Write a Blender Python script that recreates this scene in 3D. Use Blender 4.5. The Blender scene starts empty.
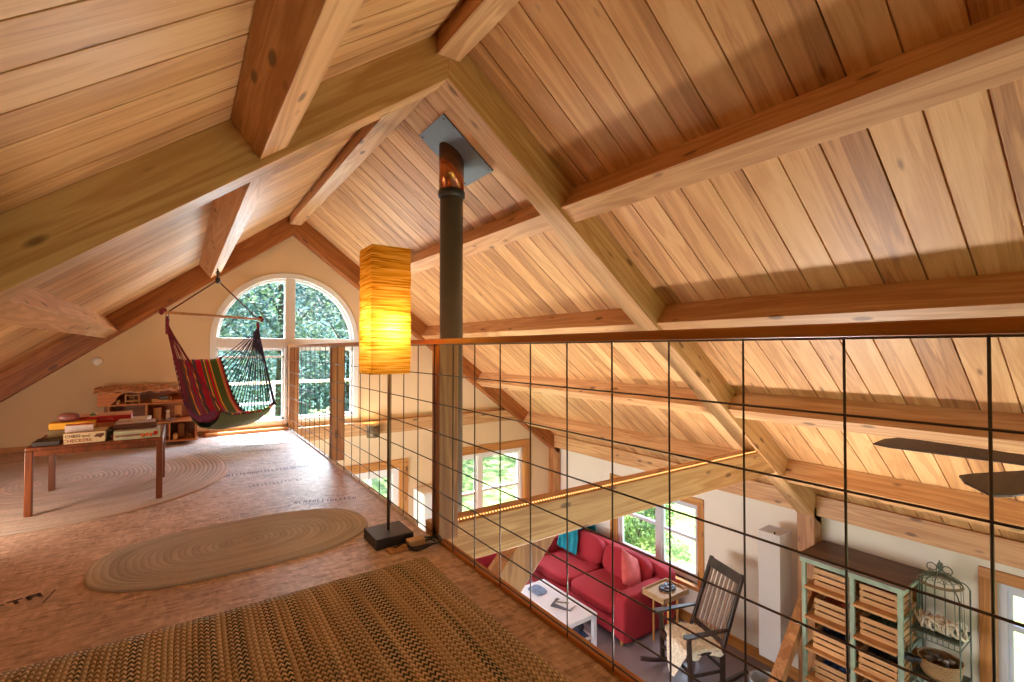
import bpy, bmesh, math, random
from mathutils import Vector, Matrix, noise
random.seed(7)
S = bpy.context.scene
COL = S.collection
PI = math.pi

# ------------------------------------------------------------------ camera, world, sun, exposure
cd = bpy.data.cameras.new('camera'); cam = bpy.data.objects.new('camera', cd); COL.objects.link(cam)
cam.location = (0, 0, 1.02)
cam.rotation_euler = (math.radians(90.96), 0, math.radians(-34.7))
cd.sensor_width = 36; cd.lens = 478 / 1024 * 36; cd.clip_start = .02
S.camera = cam
S.view_settings.view_transform = 'Standard'; S.view_settings.look = 'None'
S.view_settings.gamma = 1; S.view_settings.use_curve_mapping = False
S.view_settings.exposure = 0.55
S.cycles.use_denoising = True
S.cycles.max_bounces = 9; S.cycles.diffuse_bounces = 6; S.cycles.transparent_max_bounces = 24
S.cycles.sample_clamp_indirect = 6; S.cycles.caustics_reflective = False; S.cycles.caustics_refractive = False

W = bpy.data.worlds.new('sky'); S.world = W; W.use_nodes = True
wn = W.node_tree.nodes; wl = W.node_tree.links; wn.clear()
wo = wn.new('ShaderNodeOutputWorld'); wb = wn.new('ShaderNodeBackground')
sky = wn.new('ShaderNodeTexSky'); sky.sky_type = 'NISHITA'; sky.sun_disc = False
sky.sun_elevation = math.radians(62); sky.sun_rotation = 0; sky.air_density = 1.2; sky.dust_density = 1.5
wl.new(sky.outputs[0], wb.inputs[0]); wl.new(wb.outputs[0], wo.inputs[0]); wb.inputs[1].default_value = .55

def light(name, kind, loc, power, color=(1, 1, 1), size=None, direction=None, **kw):
    d = bpy.data.lights.new(name, kind); d.energy = power; d.color = color
    o = bpy.data.objects.new(name, d); COL.objects.link(o); o.location = loc
    if kind == 'AREA':
        d.shape = 'RECTANGLE'; d.size, d.size_y = size
    if direction is not None:
        o.rotation_euler = Vector(direction).to_track_quat('-Z', 'Y').to_euler()
    for k, v in kw.items(): setattr(d, k, v)
    return o
light('sun', 'SUN', (0, 20, 20), 24, (1, .95, .88), direction=(-.02, -.50, -.87), angle=.01)
# unseen fill lamps added behind and beside the camera, like light from windows
light('added_fill', 'AREA', (3.9, -3.2, -1.3), 8, (1, .97, .93), (2.4, 2.0), (0, 1, .3))
light('added_fill', 'AREA', (5.55, -1.6, -1.5), 50, (.97, .98, 1), (1.8, 1.6), (-1, .35, .4))
light('added_fill', 'AREA', (-1.9, 4.3, -1.4), 210, (.95, .97, 1), (3.0, 1.6), (1, 0, .45))
# lamps added above the line of sight outside the seen windows, boosting sky light
light('added_sky_fill', 'AREA', (1.1, 8.6, 3.9), 640, (.62, .76, 1), (3.2, 2.2), (0, -1, -1.05))
light('added_sky_fill', 'AREA', (3.6, 8.6, .9), 420, (.88, .94, 1), (4.0, 1.6), (0, -1, -.9))
light('added_sky_fill', 'AREA', (7.4, 4.5, .6), 260, (.92, .96, 1), (1.8, 2.4), (-1, 0, -.85))
# warm fill added out of view at the left, as from a loft lamp
light('added_warm_glow', 'AREA', (-1.45, 3.5, .35), 12, (1, .82, .62), (.4, .4), (.75, 1, .35))

# ------------------------------------------------------------------ helpers
MATS = {}
def srgb(r, g, b):
    f = lambda c: (c/255/12.92) if c/255 <= .04045 else ((c/255+.055)/1.055)**2.4
    return (f(r), f(g), f(b), 1)
class NT:
    def __init__(s, name):
        s.m = bpy.data.materials.new(name); s.m.use_nodes = True
        s.n = s.m.node_tree.nodes; s.l = s.m.node_tree.links
        s.b = s.n['Principled BSDF']; s.out = s.n['Material Output']
    def add(s, t, **kw):
        x = s.n.new('ShaderNode' + t)
        for k, v in kw.items():
            if k.startswith('i_'):
                key = k[2:]; x.inputs[int(key) if key.isdigit() else key].default_value = v
            else: setattr(x, k, v)
        return x
    def link(s, a, b): s.l.new(a, b)
    def math(s, op, a, b=None, c=None):
        x = s.add('Math', operation=op)
        for i, v in enumerate((a, b, c)):
            if v is None: continue
            if isinstance(v, (int, float)): x.inputs[i].default_value = v
            else: s.link(v, x.inputs[i])
        return x.outputs[0]
    def ramp(s, fac, stops, interp='LINEAR'):
        r = s.add('ValToRGB'); r.color_ramp.interpolation = interp; e = r.color_ramp.elements
        while len(e) < len(stops): e.new(.5)
        for i, (p, c) in enumerate(stops):
            e[i].position = p; e[i].color = c if len(c) == 4 else (*c, 1)
        s.link(fac, r.inputs[0]); return r.outputs[0]
    def mix(s, fac, a, b, bt='MIX'):
        x = s.add('Mix', data_type='RGBA', blend_type=bt)
        for sock, v in ((x.inputs[0], fac), (x.inputs[6], a), (x.inputs[7], b)):
            if isinstance(v, (int, float)): sock.default_value = v
            elif isinstance(v, tuple): sock.default_value = v
            else: s.link(v, sock)
        return x.outputs[2]
    def bump(s, h, strength=.3, dist=.01):
        b = s.add('Bump'); b.inputs['Strength'].default_value = strength; b.inputs['Distance'].default_value = dist
        s.link(h, b.inputs['Height']); s.link(b.outputs[0], s.b.inputs['Normal'])
    def coords(s, scale=(1, 1, 1), kind='Object', rot=(0, 0, 0)):
        t = s.add('TexCoord'); mp = s.add('Mapping'); mp.inputs['Scale'].default_value = scale
        mp.inputs['Rotation'].default_value = rot
        s.link(t.outputs[kind], mp.inputs[0]); return mp.outputs[0]

def plain(name, col, rough=.6, metal=0, var=.12, scale=20, bump=0, spec=.5, coat=0):
    if name in MATS: return MATS[name]
    t = NT(name); c = t.coords()
    nz = t.add('TexNoise', i_Scale=scale, i_Detail=4.0); t.link(c, nz.inputs['Vector'])
    d = tuple(x*(1-var) for x in col[:3]) + (1,); h = tuple(min(1, x*(1+var)) for x in col[:3]) + (1,)
    t.link(t.ramp(nz.outputs[0], [(.3, d), (.7, h)]), t.b.inputs['Base Color'])
    t.b.inputs['Roughness'].default_value = rough; t.b.inputs['Metallic'].default_value = metal
    t.b.inputs['Specular IOR Level'].default_value = spec; t.b.inputs['Coat Weight'].default_value = coat
    if bump: t.bump(nz.outputs[0], bump, .005)
    MATS[name] = t.m; return t.m

def wood(name, light_, dark, axis='X', rough=.5, knots=True, ring=9, contrast=1, rnd=.12):
    """grain runs along the object's axis"""
    if name in MATS: return MATS[name]
    t = NT(name); tc = t.add('TexCoord'); oi = t.add('ObjectInfo')
    vec = t.add('VectorMath', operation='ADD'); t.link(tc.outputs['Object'], vec.inputs[0])
    rv = t.add('CombineXYZ')
    for i in range(3): t.link(t.math('MULTIPLY', oi.outputs['Random'], 17.3 + i*5), rv.inputs[i])
    t.link(rv.outputs[0], vec.inputs[1])
    def mp(along, across):
        m = t.add('Mapping'); sc = [across]*3; sc['XYZ'.index(axis)] = along
        m.inputs['Scale'].default_value = sc; t.link(vec.outputs[0], m.inputs[0]); return m.outputs[0]
    n1 = t.add('TexNoise', i_Scale=1.0, i_Detail=5.0, i_Distortion=.6); t.link(mp(.55, ring), n1.inputs['Vector'])
    n2 = t.add('TexNoise', i_Scale=1.0, i_Detail=3.0); t.link(mp(3, 120), n2.inputs['Vector'])
    w = t.math('SINE', t.math('MULTIPLY', n1.outputs[0], 42))
    f = t.math('ADD', t.math('MULTIPLY', w, .16*contrast), t.math('MULTIPLY', n1.outputs[0], .8))
    f = t.math('ADD', f, t.math('MULTIPLY', t.math('SUBTRACT', n2.outputs[0], .5), .35))
    col = t.ramp(f, [(.15, dark), (.5, tuple((a+b)/2 for a, b in zip(light_, dark))), (.78, light_)])
    if knots:
        v = t.add('TexVoronoi', i_Scale=1.0); t.link(mp(3.0, 8.0), v.inputs['Vector'])
        k = t.ramp(v.outputs['Distance'], [(.10, (1, 1, 1, 1)), (.17, (0, 0, 0, 1))])
        col = t.mix(t.math('MULTIPLY', k, .75), col, (.10, .035, .014, 1))
    hv = t.add('HueSaturation', i_Hue=.5, i_Saturation=1.0)
    t.link(t.math('MULTIPLY_ADD', oi.outputs['Random'], rnd*2, 1-rnd), hv.inputs['Value']); t.link(col, hv.inputs['Color'])
    t.link(hv.outputs[0], t.b.inputs['Base Color'])
    t.b.inputs['Roughness'].default_value = rough
    t.bump(t.math('MULTIPLY', f, 1), .12, .002)
    MATS[name] = t.m; return t.m

class MB:
    def __init__(s): s.bm = bmesh.new(); s.uv = s.bm.loops.layers.uv.new('uv'); s.mi = 0
    def face(s, pts, uvs=None):
        vs = [s.bm.verts.new(p) for p in pts]
        try: f = s.bm.faces.new(vs)
        except ValueError: return
        f.material_index = s.mi
        if uvs:
            for l, u in zip(f.loops, uvs): l[s.uv].uv = u
        return f
    def box(s, a, b, M=None):
        x0, y0, z0 = (min(p, q) for p, q in zip(a, b)); x1, y1, z1 = (max(p, q) for p, q in zip(a, b))
        P = [Vector(p) for p in ((x0,y0,z0),(x1,y0,z0),(x1,y1,z0),(x0,y1,z0),(x0,y0,z1),(x1,y0,z1),(x1,y1,z1),(x0,y1,z1))]
        if M: P = [M @ p for p in P]
        vs = [s.bm.verts.new(p) for p in P]
        for q in ((0,3,2,1),(4,5,6,7),(0,1,5,4),(1,2,6,5),(2,3,7,6),(3,0,4,7)):
            s.bm.faces.new([vs[i] for i in q]).material_index = s.mi
        return s
    def bar(s, a, b, w, h, up=(0, 0, 1)):
        a = Vector(a); b = Vector(b); d = (b-a); L = d.length; d.normalize(); up = Vector(up)
        if abs(d.dot(up)) > .98: up = Vector((0, 1, 0))
        sx = d.cross(up).normalized(); u = sx.cross(d)
        M = Matrix((( d.x, sx.x, u.x, a.x), (d.y, sx.y, u.y, a.y), (d.z, sx.z, u.z, a.z), (0, 0, 0, 1)))
        return s.box((0, -w/2, -h/2), (L, w/2, h/2), M)
    def tube(s, pts, r, n=8, caps=True, closed=False):
        pts = [Vector(p) for p in pts]; N = len(pts); rings = []
        prev = None
        for i, p in enumerate(pts):
            if closed: d = pts[(i+1) % N] - pts[i-1]
            else: d = pts[min(i+1, N-1)] - pts[max(i-1, 0)]
            if d.length < 1e-9: d = Vector((0, 0, 1))
            d.normalize()
            if prev is None:
                a = Vector((0, 0, 1)) if abs(d.z) < .9 else Vector((1, 0, 0))
                u = d.cross(a).normalized()
            else:
                u = (prev - d*prev.dot(d)); u = u.normalized() if u.length > 1e-6 else d.orthogonal().normalized()
            prev = u; v = d.cross(u); rr = r[i] if isinstance(r, (list, tuple)) else r
            rings.append([s.bm.verts.new(p + (u*math.cos(2*PI*k/n) + v*math.sin(2*PI*k/n))*rr) for k in range(n)])
        M = N if closed else N-1
        for i in range(M):
            A, B = rings[i], rings[(i+1) % N]
            for k in range(n):
                f = s.bm.faces.new((A[k], A[(k+1) % n], B[(k+1) % n], B[k])); f.smooth = True; f.material_index = s.mi
        if caps and not closed:
            s.bm.faces.new(rings[0][::-1]).material_index = s.mi; s.bm.faces.new(rings[-1]).material_index = s.mi
        return s
    def lathe(s, prof, c=(0, 0, 0), n=24):
        c = Vector(c); rings = []
        for r, z in prof:
            rings.append([s.bm.verts.new(c + Vector((max(r, 1e-4)*math.cos(2*PI*k/n), max(r, 1e-4)*math.sin(2*PI*k/n), z))) for k in range(n)])
        for A, B in zip(rings, rings[1:]):
            for k in range(n):
                f = s.bm.faces.new((A[k], A[(k+1) % n], B[(k+1) % n], B[k])); f.smooth = True; f.material_index = s.mi
        s.bm.faces.new(rings[0][::-1]).material_index = s.mi; s.bm.faces.new(rings[-1]).material_index = s.mi
        return s
    def prism(s, poly, lo, hi, axis='z', M=None):
        def P(p, h):
            v = {'z': (p[0], p[1], h), 'y': (p[0], h, p[1]), 'x': (h, p[0], p[1])}[axis]
            return M @ Vector(v) if M else Vector(v)
        A = [s.bm.verts.new(P(p, lo)) for p in poly]; B = [s.bm.verts.new(P(p, hi)) for p in poly]
        n = len(poly)
        fs = [s.bm.faces.new(A[::-1]), s.bm.faces.new(B)] + [s.bm.faces.new((A[i], A[(i+1) % n], B[(i+1) % n], B[i])) for i in range(n)]
        for f in fs: f.material_index = s.mi
        return s
    def grid(s, fn, nu, nv, smooth=True, closeu=False):
        V = [[s.bm.verts.new(fn(i/nu, j/nv)) for j in range(nv+1)] for i in range(nu+(0 if closeu else 1))]
        nn = len(V)
        for i in range(nu):
            for j in range(nv):
                i2 = (i+1) % nn
                f = s.bm.faces.new((V[i][j], V[i2][j], V[i2][j+1], V[i][j+1])); f.smooth = smooth; f.material_index = s.mi
                for l, u in zip(f.loops, ((i/nu, j/nv), ((i+1)/nu, j/nv), ((i+1)/nu, (j+1)/nv), (i/nu, (j+1)/nv))): l[s.uv].uv = u
        return s
    def pillow(s, c, size, p=4, n=12, M=None, wob=0, seed=0):
        """a rounded cushion: superellipsoid"""
        c = Vector(c); a = [x/2 for x in size]
        bm2 = bmesh.new(); bmesh.ops.create_cube(bm2, size=2)
        bmesh.ops.subdivide_edges(bm2, edges=bm2.edges[:], cuts=n, use_grid_fill=True)
        mp = {}
        for v in bm2.verts:
            q = v.co; L = (abs(q.x)**p + abs(q.y)**p + abs(q.z)**p)**(1/p); q = q/L
            w = Vector((q.x*a[0], q.y*a[1], q.z*a[2]))
            if wob: w *= 1 + wob*noise.noise(w*7 + Vector((seed, 0, 0)))
            if M: w = M @ w
            mp[v] = s.bm.verts.new(c + w)
        for f in bm2.faces:
            g = s.bm.faces.new([mp[v] for v in f.verts]); g.smooth = True; g.material_index = s.mi
        bm2.free(); return s
    def cushion(s, c, size, thick, M, n=16):
        c = Vector(c); bot = {}
        for sg in (1, -1):
            V = [[s.bm.verts.new(c + M @ Vector(((u := i/n*2-1)*(1-.10*(1-(w := j/n*2-1)**2))*size/2, w*(1-.10*(1-u*u))*size/2, sg*thick/2*((1-u**2)*(1-w**2))**.55 + .006*noise.noise(Vector((u*3, w*3, sg))))))
                  if not (sg < 0 and (i in (0, n) or j in (0, n))) else bot[i, j] for j in range(n+1)] for i in range(n+1)]
            if sg > 0: bot = {(i, j): V[i][j] for i in range(n+1) for j in range(n+1)}
            for i in range(n):
                for j in range(n):
                    f = s.bm.faces.new((V[i][j], V[i+1][j], V[i+1][j+1], V[i][j+1])); f.smooth = True
        return s
    def build(s, name, mats, parent=None, bevel=0, origin=None, local=False, solid=0, seg=2, rot=None):
        """rot: the mesh was written in local coordinates and is placed by origin and rot"""
        bmesh.ops.recalc_face_normals(s.bm, faces=s.bm.faces[:])
        me = bpy.data.meshes.new(name); 
        if rot is None and not local:
            if parent is not None: sh = PM[parent.name].inverted()
            else:
                if origin is None:
                    xs = [v.co for v in s.bm.verts]
                    origin = Vector((sum(v.x for v in xs)/len(xs), sum(v.y for v in xs)/len(xs), min(v.z for v in xs)))
                sh = Matrix.Translation(-Vector(origin))
            bmesh.ops.transform(s.bm, matrix=sh, verts=s.bm.verts[:])
        s.bm.to_mesh(me); s.bm.free()
        for m in (mats if isinstance(mats, (list, tuple)) else [mats]): me.materials.append(m)
        o = bpy.data.objects.new(name, me); COL.objects.link(o)
        if parent is not None: o.parent = parent; PM[o.name] = PM[parent.name]
        elif origin is not None: o.location = origin; PM[o.name] = Matrix.Translation(Vector(origin))
        if rot is not None: o.rotation_euler = rot
        if bevel:
            b = o.modifiers.new('bevel', 'BEVEL'); b.width = bevel; b.segments = seg; b.limit_method = 'ANGLE'
        if solid:
            b = o.modifiers.new('solid', 'SOLIDIFY'); b.thickness = solid; b.offset = 0
        return o
PM = {}
def thing(name, label, cat, loc=(0, 0, 0), rz=0, group=None, kind=None):
    o = bpy.data.objects.new(name, None); COL.objects.link(o); o.location = loc; o.rotation_euler = (0, 0, rz)
    o.empty_display_size = .1
    PM[o.name] = Matrix.Translation(Vector(loc)) @ Matrix.Rotation(rz, 4, 'Z')
    return tag(o, label, cat, group, kind)
def tag(o, label=None, cat=None, group=None, kind=None):
    if label: o['label'] = label
    if cat: o['category'] = cat
    if group: o['group'] = group
    if kind: o['kind'] = kind
    return o
def copy_tree(o, loc, rz=None, label=None, group=None, par=None):
    c = o.copy(); COL.objects.link(c)
    if par is None:
        c.location = loc
        if rz is not None: c.rotation_euler = (0, 0, rz)
        if label: c['label'] = label
        if group: c['group'] = group
    else: c.parent = par
    for ch in [k for k in COL.objects if k.parent == o]: copy_tree(ch, None, par=c)
    return c
def struct(o, label=None): o['kind'] = 'structure'; 
# ------------------------------------------------------------------ materials
WARM = srgb(212, 160, 108); WARMD = srgb(160, 100, 52)
M_purlin = wood('timber_along_y', srgb(224, 178, 128), srgb(184, 130, 82), 'Y', .5)
M_rafter = wood('timber_along_x', srgb(214, 172, 124), srgb(174, 124, 76), 'X', .5)
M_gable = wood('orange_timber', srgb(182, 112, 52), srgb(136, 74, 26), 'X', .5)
M_post = wood('timber_along_z', srgb(206, 150, 96), srgb(150, 94, 50), 'Z', .5)
M_rail = wood('rail_wood', srgb(206, 136, 60), srgb(170, 100, 36), 'Y', .35, False, rnd=.02)
M_trimz = wood('trim_pine_z', srgb(212, 150, 78), srgb(172, 108, 48), 'Z', .42, rnd=.03)
M_trimx = wood('trim_pine_x', srgb(212, 150, 78), srgb(172, 108, 48), 'X', .42, rnd=.03)
M_trimy = wood('trim_pine_y', srgb(212, 150, 78), srgb(172, 108, 48), 'Y', .42, rnd=.03)
M_cherry = wood('table_wood', srgb(140, 74, 38), srgb(96, 46, 20), 'Z', .4, False, rnd=.03)
M_toy = wood('dollhouse_wood', srgb(214, 138, 72), srgb(176, 102, 46), 'X', .5, False, rnd=.05)
M_toylight = wood('toy_maple', srgb(226, 168, 96), srgb(196, 132, 66), 'Z', .5, False)
M_crate = wood('crate_pine', srgb(226, 176, 122), srgb(190, 136, 84), 'Y', .6, False)
M_shelfboard = wood('shelf_board', srgb(214, 164, 106), srgb(176, 124, 72), 'Y', .6, False)
M_shelftop = wood('shelf_top', srgb(124, 92, 70), srgb(84, 58, 42), 'Y', .55, False)
M_rocker = wood('rocker_wood', srgb(78, 56, 46), srgb(46, 30, 24), 'Z', .3, False)
M_slat = wood('rocker_slat', srgb(150, 124, 106), srgb(110, 84, 70), 'Z', .35, False)
M_dowel = wood('dowel', srgb(190, 130, 70), srgb(150, 96, 44), 'X', .4, False)
M_wall = plain('cream_plaster', srgb(226, 198, 160), .85, var=.03, scale=3)
M_wallw = plain('white_plaster', srgb(232, 222, 208), .85, var=.03, scale=3)
M_white = plain('white_frame', srgb(236, 234, 232), .4, var=.02)
M_vinyl = plain('grey_white_sash', srgb(205, 208, 218), .4, var=.02)
M_wire = plain('steel_wire', srgb(86, 72, 60), .45, .7, var=.1)
M_dark = plain('dark_steel', srgb(60, 58, 56), .4, .5, var=.1)
M_pipe = plain('flue_steel', srgb(112, 108, 106), .38, .35, var=.08, scale=6)
M_copper = plain('brown_flue_sleeve', srgb(190, 120, 76), .22, .9, var=.15, scale=8)
M_plate = plain('grey_ceiling_plate', srgb(112, 122, 130), .45, .3, var=.05)
M_red = plain('red_upholstery', srgb(158, 30, 44), .85, var=.1, scale=60, bump=.1)
M_pink = plain('rose_velvet', srgb(206, 92, 92), .7, var=.12, scale=12)
M_teal = plain('teal_throw', srgb(18, 128, 146), .9, var=.25, scale=60, bump=.5)
M_whitelam = plain('white_laminate', srgb(226, 226, 236), .35, var=.02)
M_sage = plain('sage_paint', srgb(150, 168, 146), .6, var=.2, scale=14)
M_iron = plain('verdigris_iron', srgb(96, 104, 90), .6, .4, var=.25, scale=30)
M_skin = plain('sheep_fleece', srgb(240, 226, 204), .95, var=.2, scale=45, bump=1)
M_rope = plain('rope_white', srgb(208, 196, 176), .9, var=.15, scale=60, bump=.5)
M_black = plain('black_plastic', srgb(24, 24, 28), .4)
M_maroon = plain('maroon_cord', srgb(120, 30, 44), .9, var=.3)
M_navycord = plain('navy_cord', srgb(70, 60, 86), .9, var=.3)
M_greencloth = plain('olive_canvas', srgb(104, 112, 78), .9, var=.1, scale=60)
M_conc = plain('concrete_floor', srgb(138, 126, 132), .28, var=.1, scale=2)
M_deck = plain('grey_deck', srgb(190, 196, 206), .7, var=.05)

def mat_ceiling():
    t = NT('ceiling_boards'); tc = t.add('TexCoord'); sx = t.add('SeparateXYZ'); t.link(tc.outputs['Object'], sx.inputs[0])
    idx = t.math('FLOOR', t.math('DIVIDE', t.math('SUBTRACT', sx.outputs[1], .053), .177))
    wnz = t.add('TexWhiteNoise', noise_dimensions='1D'); t.link(idx, wnz.inputs['W'])
    cx = t.add('CombineXYZ'); t.link(t.math('MULTIPLY_ADD', wnz.outputs[0], 31.0, t.math('MULTIPLY', sx.outputs[0], .7)), cx.inputs[0])
    t.link(t.math('MULTIPLY', sx.outputs[1], 8), cx.inputs[1]); t.link(t.math('MULTIPLY', idx, 3.7), cx.inputs[2])
    n1 = t.add('TexNoise', i_Scale=1.0, i_Detail=4.0, i_Distortion=.9); t.link(cx.outputs[0], n1.inputs['Vector'])
    cy = t.add('CombineXYZ'); t.link(t.math('MULTIPLY', sx.outputs[0], 4), cy.inputs[0]); t.link(t.math('MULTIPLY', sx.outputs[1], 160), cy.inputs[1])
    n2 = t.add('TexNoise', i_Scale=1.0, i_Detail=2.0); t.link(cy.outputs[0], n2.inputs['Vector'])
    w = t.math('SINE', t.math('MULTIPLY', n1.outputs[0], 36))
    f = t.math('ADD', t.math('MULTIPLY', w, .07), t.math('MULTIPLY', n1.outputs[0], .62))
    f = t.math('ADD', f, t.math('MULTIPLY', t.math('SUBTRACT', n2.outputs[0], .5), .25))
    f = t.math('ADD', f, t.math('MULTIPLY', t.math('SUBTRACT', wnz.outputs[0], .5), .26))
    col = t.ramp(f, [(.05, srgb(158, 108, 66)), (.3, srgb(206, 154, 102)), (.5, srgb(224, 178, 124)), (.75, srgb(238, 202, 152))])
    v = t.add('TexVoronoi', i_Scale=1.0); cz = t.add('CombineXYZ')
    t.link(t.math('MULTIPLY_ADD', wnz.outputs[0], 9.0, t.math('MULTIPLY', sx.outputs[0], 2.4)), cz.inputs[0]); t.link(t.math('MULTIPLY', sx.outputs[1], 7.5), cz.inputs[1])
    t.link(cz.outputs[0], v.inputs['Vector'])
    k = t.ramp(v.outputs['Distance'], [(.04, (1, 1, 1, 1)), (.11, (0, 0, 0, 1))])
    col = t.mix(t.math('MULTIPLY', k, .7), col, srgb(96, 48, 26))
    t.link(col, t.b.inputs['Base Color']); t.b.inputs['Roughness'].default_value = .46
    t.b.inputs['Specular IOR Level'].default_value = .45
    t.bump(f, .08, .002); return t.m
M_ceil = mat_ceiling()

def mat_osb():
    t = NT('strand_board')
    c = t.coords((16, 60, 1), rot=(0, 0, .12)); v = t.add('TexVoronoi', i_Scale=1.0); t.link(c, v.inputs['Vector'])
    c2 = t.coords((55, 22, 1), rot=(0, 0, .5)); v2 = t.add('TexVoronoi', i_Scale=1.0); t.link(c2, v2.inputs['Vector'])
    s1 = t.add('SeparateColor'); t.link(v.outputs['Color'], s1.inputs[0]); s2 = t.add('SeparateColor'); t.link(v2.outputs['Color'], s2.inputs[0])
    f = t.math('MULTIPLY_ADD', s1.outputs[0], .55, t.math('MULTIPLY', s2.outputs[1], .45))
    nz = t.add('TexNoise', i_Scale=2.2, i_Detail=5.0); t.link(t.coords(), nz.inputs['Vector'])
    nf = t.add('TexNoise', i_Scale=1.0, i_Detail=4.0, i_Distortion=.8); t.link(t.coords((14, 70, 1), rot=(0, 0, .15)), nf.inputs['Vector'])
    f = t.math('MULTIPLY_ADD', nz.outputs[0], .35, t.math('MULTIPLY', f, .30)); f = t.math('MULTIPLY_ADD', nf.outputs[0], .45, f)
    col = t.ramp(f, [(.36, srgb(150, 124, 112)), (.5, srgb(194, 168, 154)), (.58, srgb(206, 180, 166)), (.72, srgb(232, 212, 200))])
    t.link(col, t.b.inputs['Base Color']); t.b.inputs['Roughness'].default_value = .5
    t.bump(f, .15, .002); return t.m
M_osb = mat_osb(); M_ink = plain('floor_ink', srgb(70, 52, 60), .7)

def mat_glass():
    t = NT('window_glass'); t.n.remove(t.b)
    tr = t.add('BsdfTransparent'); gl = t.add('BsdfGlossy', i_Roughness=.02); fr = t.add('LayerWeight', i_Blend=.5); mx = t.add('MixShader')
    tr.inputs[0].default_value = (.93, .97, .98, 1)
    t.link(t.math('MULTIPLY_ADD', t.math('POWER', fr.outputs['Facing'], 5.0), .5, .03), mx.inputs[0]); t.link(tr.outputs[0], mx.inputs[1]); t.link(gl.outputs[0], mx.inputs[2]); t.link(mx.outputs[0], t.out.inputs[0])
    return t.m
M_glass = mat_glass()

def mat_shade():
    t = NT('crinkled_amber_paper')
    n1 = t.add('TexNoise', i_Scale=1.0, i_Detail=5.0, i_Distortion=.5); t.link(t.coords((5, 5, 130)), n1.inputs['Vector'])
    col = t.ramp(n1.outputs[0], [(.34, srgb(176, 112, 22)), (.45, srgb(222, 164, 54)), (.55, srgb(240, 190, 80)), (.7, srgb(248, 216, 130))])
    t.n.remove(t.b)
    d = t.add('BsdfDiffuse'); tl = t.add('BsdfTranslucent'); mx = t.add('MixShader', i_0=.6)
    t.link(col, d.inputs[0]); t.link(col, tl.inputs[0]); t.link(d.outputs[0], mx.inputs[1]); t.link(tl.outputs[0], mx.inputs[2]); t.link(mx.outputs[0], t.out.inputs[0])
    b = t.add('Bump'); b.inputs['Strength'].default_value = .5; b.inputs['Distance'].default_value = .004
    t.link(n1.outputs[0], b.inputs['Height']); t.link(b.outputs[0], d.inputs['Normal'])
    return t.m
M_shade = mat_shade()
def mat_paperwhite():
    t = NT('white_paper_shade'); t.n.remove(t.b)
    d = t.add('BsdfDiffuse'); tl = t.add('BsdfTranslucent'); mx = t.add('MixShader', i_0=.35)
    for x in (d, tl): x.inputs[0].default_value = srgb(228, 222, 220)
    t.link(d.outputs[0], mx.inputs[1]); t.link(tl.outputs[0], mx.inputs[2]); t.link(mx.outputs[0], t.out.inputs[0]); return t.m
M_paperw = mat_paperwhite()
def emis(name, col, s):
    t = NT(name); t.b.inputs['Emission Color'].default_value = col; t.b.inputs['Emission Strength'].default_value = s
    t.b.inputs['Base Color'].default_value = col; return t.m
M_led = emis('warm_led', (1, .5, .16, 1), 1.5)
M_bulb = emis('warm_bulb', (1, .65, .3, 1), 20)

def mat_bigrug():
    t = NT('braided_striped_rug'); tc = t.add('TexCoord'); sx = t.add('SeparateXYZ'); t.link(tc.outputs['Object'], sx.inputs[0])
    wob = t.add('TexNoise', i_Scale=1.3, i_Detail=1.0); t.link(tc.outputs['Object'], wob.inputs['Vector'])
    X = t.math('MULTIPLY_ADD', wob.outputs[0], .05, sx.outputs[0]); Y = sx.outputs[1]
    u = t.math('DIVIDE', X, .017); col = t.math('FLOOR', u); fu = t.math('FRACT', u)
    ch = t.math('ABSOLUTE', t.math('SUBTRACT', fu, .5))
    wn1 = t.add('TexWhiteNoise', noise_dimensions='1D'); t.link(col, wn1.inputs['W'])
    v = t.math('FRACT', t.math('ADD', t.math('MULTIPLY_ADD', Y, 38.0, t.math('MULTIPLY', ch, 1.1)), wn1.outputs[0]))
    br = t.math('GREATER_THAN', v, .5)
    cv = t.add('CombineXYZ'); t.link(t.math('MULTIPLY', col, .31), cv.inputs[0]); t.link(t.math('MULTIPLY', Y, .35), cv.inputs[1])
    st = t.add('TexNoise', i_Scale=1.0, i_Detail=3.0); t.link(cv.outputs[0], st.inputs['Vector'])
    base = t.ramp(st.outputs[0], [(.3, srgb(184, 168, 138)), (.42, srgb(224, 210, 180)), (.5, srgb(204, 186, 154)), (.6, srgb(234, 220, 190)), (.7, srgb(212, 184, 156))])
    cv2 = t.add('CombineXYZ'); t.link(t.math('MULTIPLY_ADD', col, .37, 40.0), cv2.inputs[0]); t.link(t.math('MULTIPLY', Y, .5), cv2.inputs[1])
    s2 = t.add('TexNoise', i_Scale=1.0, i_Detail=2.0); t.link(cv2.outputs[0], s2.inputs['Vector'])
    dk = t.ramp(s2.outputs[0], [(.39, srgb(62, 72, 68)), (.45, srgb(126, 112, 92)), (.52, srgb(186, 168, 136)), (.60, srgb(120, 102, 80)), (.74, srgb(190, 170, 136))])
    c = t.mix(br, base, dk)
    seam = t.math('GREATER_THAN', ch, .43)
    c = t.mix(t.math('MULTIPLY', seam, .3), c, srgb(80, 62, 44))
    t.link(c, t.b.inputs['Base Color']); t.b.inputs['Roughness'].default_value = .95; t.b.inputs['Specular IOR Level'].default_value = .1
    h = t.math('ADD', t.math('SINE', t.math('MULTIPLY', fu, PI)), t.math('MULTIPLY', br, .4))
    t.bump(h, .8, .006); return t.m
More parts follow.
